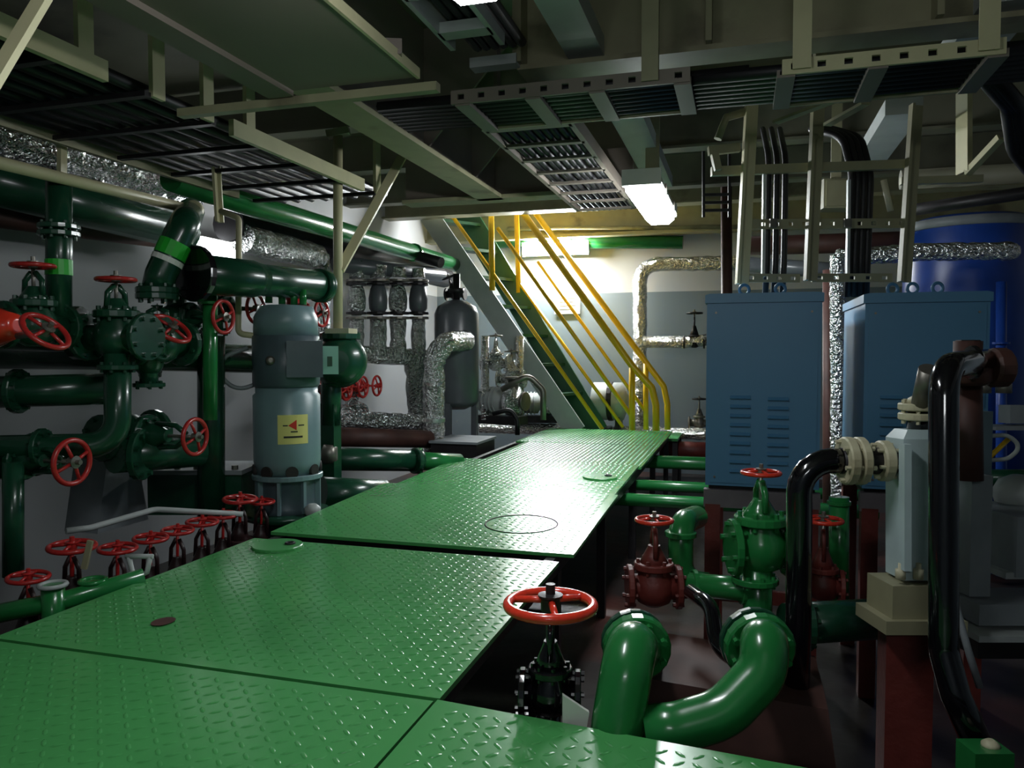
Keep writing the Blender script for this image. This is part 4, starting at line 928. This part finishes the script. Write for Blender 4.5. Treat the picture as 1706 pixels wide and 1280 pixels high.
pipe('black_hose', [U(1150, 985, 3.9), U(1185, 1010, 3.7), U(1195, 1080, 3.5), U(1260, 1120, 3.3)], S(13, 3.7), BLACK, 'black hose curving down behind the sweeping green elbow', fillet=.2, cat='hose')
pipe('low_pipe', [U(1310, 1040, 3.9), U(1480, 1030, 4.0)], S(34, 3.9), DGREEN, 'dim thick green pipe low behind the pale pump', fl=[(U(1340, 1039, 3.9), CR)], fr=1.3, bolts=8)
blk = U(1180, 1110, 3.6)
solo('foundation_block', MB().add([V((blk.x - .5, blk.y - .3, ZF)), V((blk.x + .6, blk.y - .3, ZF)), V((blk.x + .6, blk.y + .5, ZF)), V((blk.x - .5, blk.y + .5, ZF)), V((blk.x - .42, blk.y - .2, blk.z)), V((blk.x + .5, blk.y - .2, blk.z - .05)), V((blk.x + .5, blk.y + .4, blk.z - .05)), V((blk.x - .42, blk.y + .4, blk.z))],
     [(3, 2, 1, 0), (4, 5, 6, 7), (0, 1, 5, 4), (1, 2, 6, 5), (2, 3, 7, 6), (3, 0, 4, 7)]), BROWN, 'brown foundation block in the bilge behind the green elbows', 'block')

# ================================================================== pale pump with black pipes
d = 3.45
k_ = d / FPX
pc = U(1524, 820, d)
t = thing('transfer_pump', U(1515, 1040, d), 'tall pale blue pump column with cream flanges between two black pipes', 'pump')
w2 = 38 * k_
part('column', MB().prof([(-w2, -w2 * .8), (w2, -w2 * .8), (w2, w2 * .8), (-w2, w2 * .8)], U(1528, 960, d), U(1528, 730, d), CF), PALE, t)
top = U(1528, 730, d)
part('shoulder', MB().add([top + CR * a + CF * b + EZ * c for c, s_ in ((0, 1), (.04, .72)) for a, b in ((-w2 * s_, -w2 * .8 * s_), (w2 * s_, -w2 * .8 * s_), (w2 * s_, w2 * .8 * s_), (-w2 * s_, w2 * .8 * s_))],
     [(3, 2, 1, 0), (4, 5, 6, 7), (0, 1, 5, 4), (1, 2, 6, 5), (2, 3, 7, 6), (3, 0, 4, 7)]), PALE, t)
part('neck', MB().tube([U(1530, 715, d), U(1530, 672, d)], 18 * k_, 14), BLACK, t)
for v in (694, 678): flange(t, U(1532, v, d), EZ, 33 * k_, 12 * k_, CREAM, 6)
part('gland', MB().lathe(U(1532, 672, d), EZ, [(0, 20 * k_), (8 * k_, 18 * k_), (14 * k_, 8 * k_)], 14), CREAM, t)
part('rib', MB().beam(U(1508, 950, d - .12), U(1508, 740, d - .12), .03, .05, CF), PALE, t)
part('foot_block', MB().box(U(1515, 995, d), (100 * k_, 90 * k_, 60 * k_), (CR, CF, EZ)), OLIVE, t)
part('foot_plate', MB().box(U(1515, 1030, d), (130 * k_, 110 * k_, 22 * k_), (CR, CF, EZ)), OLIVE, t)
for u in (1500, 1530): part('stud', MB().lathe(U(u, 965, d - .1), EZ, [(0, 8 * k_), (16 * k_, 8 * k_), (17 * k_, 4 * k_), (26 * k_, 4 * k_)], 8), CREAM, t)
# side nozzle
for u, r_, h, m in ((1412, 40, 16, CREAM), (1432, 40, 14, CREAM), (1472, 34, 18, CREAM)):
    flange(t, U(u, 768, d), CR, r_ * k_, h * k_, m, 6)
part('side_neck', MB().tube([U(1400, 768, d), U(1500, 768, d)], 22 * k_, 16), DSTEEL, t)
solo('pump_pedestal', MB().bb((pc.x - .12, pc.y - .1, ZF), (pc.x + .07, pc.y + .12, U(1515, 1042, d).z)), RUST, 'red-brown pedestal under the pale blue pump', 'pedestal')
pipe('black_pipe', [U(1326, 1180, 3.5), U(1330, 1050, 3.5), U(1332, 768, 3.45), U(1408, 768, d)], S(21, 3.45), BLACK, 'bent black pipe joining the cream side flange of the pale pump', fillet=.14, seg=20, group='glossy black pipes')
pipe('black_pipe', [U(1660, 600, 3.7), U(1615, 604, 3.3), U(1572, 612, 3.05), U(1572, 1085, 3.0), U(1592, 1160, 2.95), U(1660, 1310, 2.9)], S(23, 3.05), BLACK, 'thick black pipe rising in front of the pale pump to a top bend', fillet=.13, seg=20, group='glossy black pipes', fl=[(U(1620, 604, 3.35), CR)], fr=1.35)
pipe('cone_pipe', [U(1535, 672, 3.4), U(1548, 615, 3.3)], S(16, 3.35), STEEL, 'short bare steel pipe from the cream top flange to the black bend')
fx = U(1612, 598, 3.5)
t = thing('cross_fitting', fx - EZ * .15, 'dark rusty pipe fitting behind the top bend of the black pipe', 'fitting')
part('body', MB().lathe(fx - EZ * .12, EZ, [(0, .07), (.02, .1), (.12, .1), (.13, .06), (.2, .06)], 16), BROWN, t)
part('cap', MB().disc(fx + EZ * .06, EZ, .055, .05, 6), DSTEEL, t)
part('side_cap', MB().disc(fx + CR * .14 - EZ * .04, CR, .09, .08, 14), BROWN, t)
pipe('brown_pipe', [U(1612, 640, 3.6), U(1614, 800, 3.6)], S(22, 3.6), BROWN, 'dark brown pipe behind the thick black pipe', group='dark pipes')
pipe('grey_cable', [U(1588, 850, 3.25), U(1590, 1000, 3.25), U(1612, 1080, 3.2), U(1632, 1145, 3.2)], S(6, 3.2), MGREY, 'pale grey cable hanging beside the thick black pipe', fillet=.2, cat='cable')
# grey machine at the right edge
g = U(1690, 900, 3.8)
t = thing('grey_machine', V((g.x, g.y, ZF)), 'light grey machine casing with level rails at the right edge', 'machine')
part('side_panel', MB().box(U(1700, 895, 3.9), (S(120, 3.9), .5, S(95, 3.9)), (CR, CF, EZ)), MGREY, t)
part('panel_lip', MB().box(U(1700, 945, 3.85), (S(124, 3.9), .36, S(10, 3.9)), (CR, CF, EZ)), STRING, t)
part('post', MB().box(U(1622, 890, 3.7), (S(34, 3.7), .12, S(200, 3.7)), (CR, CF, EZ)), MGREY, t)
part('bed_rail', MB().box(U(1690, 1010, 3.7), (S(180, 3.7), .3, S(34, 3.7)), (CR, CF, EZ)), MGREY, t)
part('bed_rail', MB().box(U(1690, 1046, 3.65), (S(190, 3.65), .34, S(10, 3.65)), (CR, CF, EZ)), STRING, t)
part('bed_skirt', MB().box(U(1690, 1066, 3.7), (S(180, 3.7), .28, S(30, 3.7)), (CR, CF, EZ)), DSTEEL, t)
part('gauge_box', MB().box(U(1690, 690, 4.2), (S(34, 4.2), .1, S(30, 4.2)), (CR, CF, EZ)), MGREY, t)
part('shelf', MB().box(U(1690, 712, 4.2), (S(110, 4.2), .25, S(6, 4.2)), (CR, CF, EZ)), MGREY, t)
part('upper_frame', MB().box(U(1630, 740, 3.9), (S(26, 3.9), .1, S(110, 3.9)), (CR, CF, EZ)), DGREYP, t)
for u in (1638, 1672): part('shackle', MB().lathe(U(u, 655, 4.2), EZ, [(0, .04), (.05, .04), (.07, .02), (.12, .02)], 10), STEEL, t)
pipe('yellow_bar', [U(1634, 776, 4.0), U(1682, 730, 4.0)], S(4, 4), YELLOW, 'thin yellow bar slanting beside the grey machine', cat='bar')
pipe('wire_loop', [U(1620, 728, 3.9), U(1680, 725, 3.9), U(1702, 745, 3.9), U(1680, 765, 3.9), U(1610, 770, 3.9)], S(3.5, 3.9), STRING, 'pale wire loop crossing the yellow bar', fillet=.08, cat='wire')
pipe('low_pipe', [U(1622, 796, 4.3), U(1760, 796, 4.3)], S(14, 4.3), DGREEN, 'short dim green pipe below the yellow bar')
solo('lag_block', MB().lathe(U(1698, 820, 4.1), EZ, [(-.1, .1), (0, .13), (.06, .1), (.09, .04)], 14), STRING, 'pale rounded fitting at the right edge above the grey panel', 'fitting')
q = U(1640, 1268, 2.8)
t = thing('valve_box', q - EZ * .1, 'small green box with a pale knob at the lower right corner', 'box')
part('case', MB().box(q, (S(64, 2.8), .12, S(50, 2.8)), (CR, CF, EZ)), GREEN, t)
part('knob', MB().lathe(q + EZ * S(22, 2.8) + CR * .02, EZ, [(0, S(14, 2.8)), (S(8, 2.8), S(14, 2.8)), (S(14, 2.8), S(6, 2.8))], 12), CREAM, t)

# ================================================================== odds and ends at the upper right
q0, q1 = U(1606, 150, 6.2), U(1606, 288, 6.2)
t = thing('deck_bracket', q0, 'cream plate bracket with a slanting angle bar at the upper right', 'bracket')
part('plate', MB().beam(q0, q1, S(34, 6.2), .04, CR), LOLIVE, t)
part('brace', MB().angle(U(1664, 232, 5.8), U(1608, 292, 6.15), S(12, 6), S(10, 6), .02), LOLIVE, t)
part('foot_bar', MB().beam(U(1500, 302, 6.3), U(1636, 298, 6.2), .06, S(12, 6.2)), OLIVE, t)
for k in range(3):
    solo('sagging_cable', MB().tube([U(1640 + 8 * k, 128, 4.5), U(1680 + 8 * k, 175, 4.8), U(1690 + 9 * k, 250, 5.2), U(1730 + 9 * k, 300, 5.4), V((XR, U(1730, 300, 5.4).y + .1 * k, U(1730, 300, 5.4).z))], .05, 8, .3), CABLE, 'one of three thick black cables sagging at the upper right corner', 'cable', 'sagging cables at the upper right')
for a, b, lab in (((1292, 204), (1388, 168), 'dim steel strap slanting under the slotted tray above the first cabinet'), ((1378, 208), (1442, 172), 'bright steel strap slanting under the slotted tray between the cabinets')):
    solo('tray_strap', MB().beam(U(*a, 5.3), U(*b, 4.9), .06, .02), OLIVE, lab, 'strap')
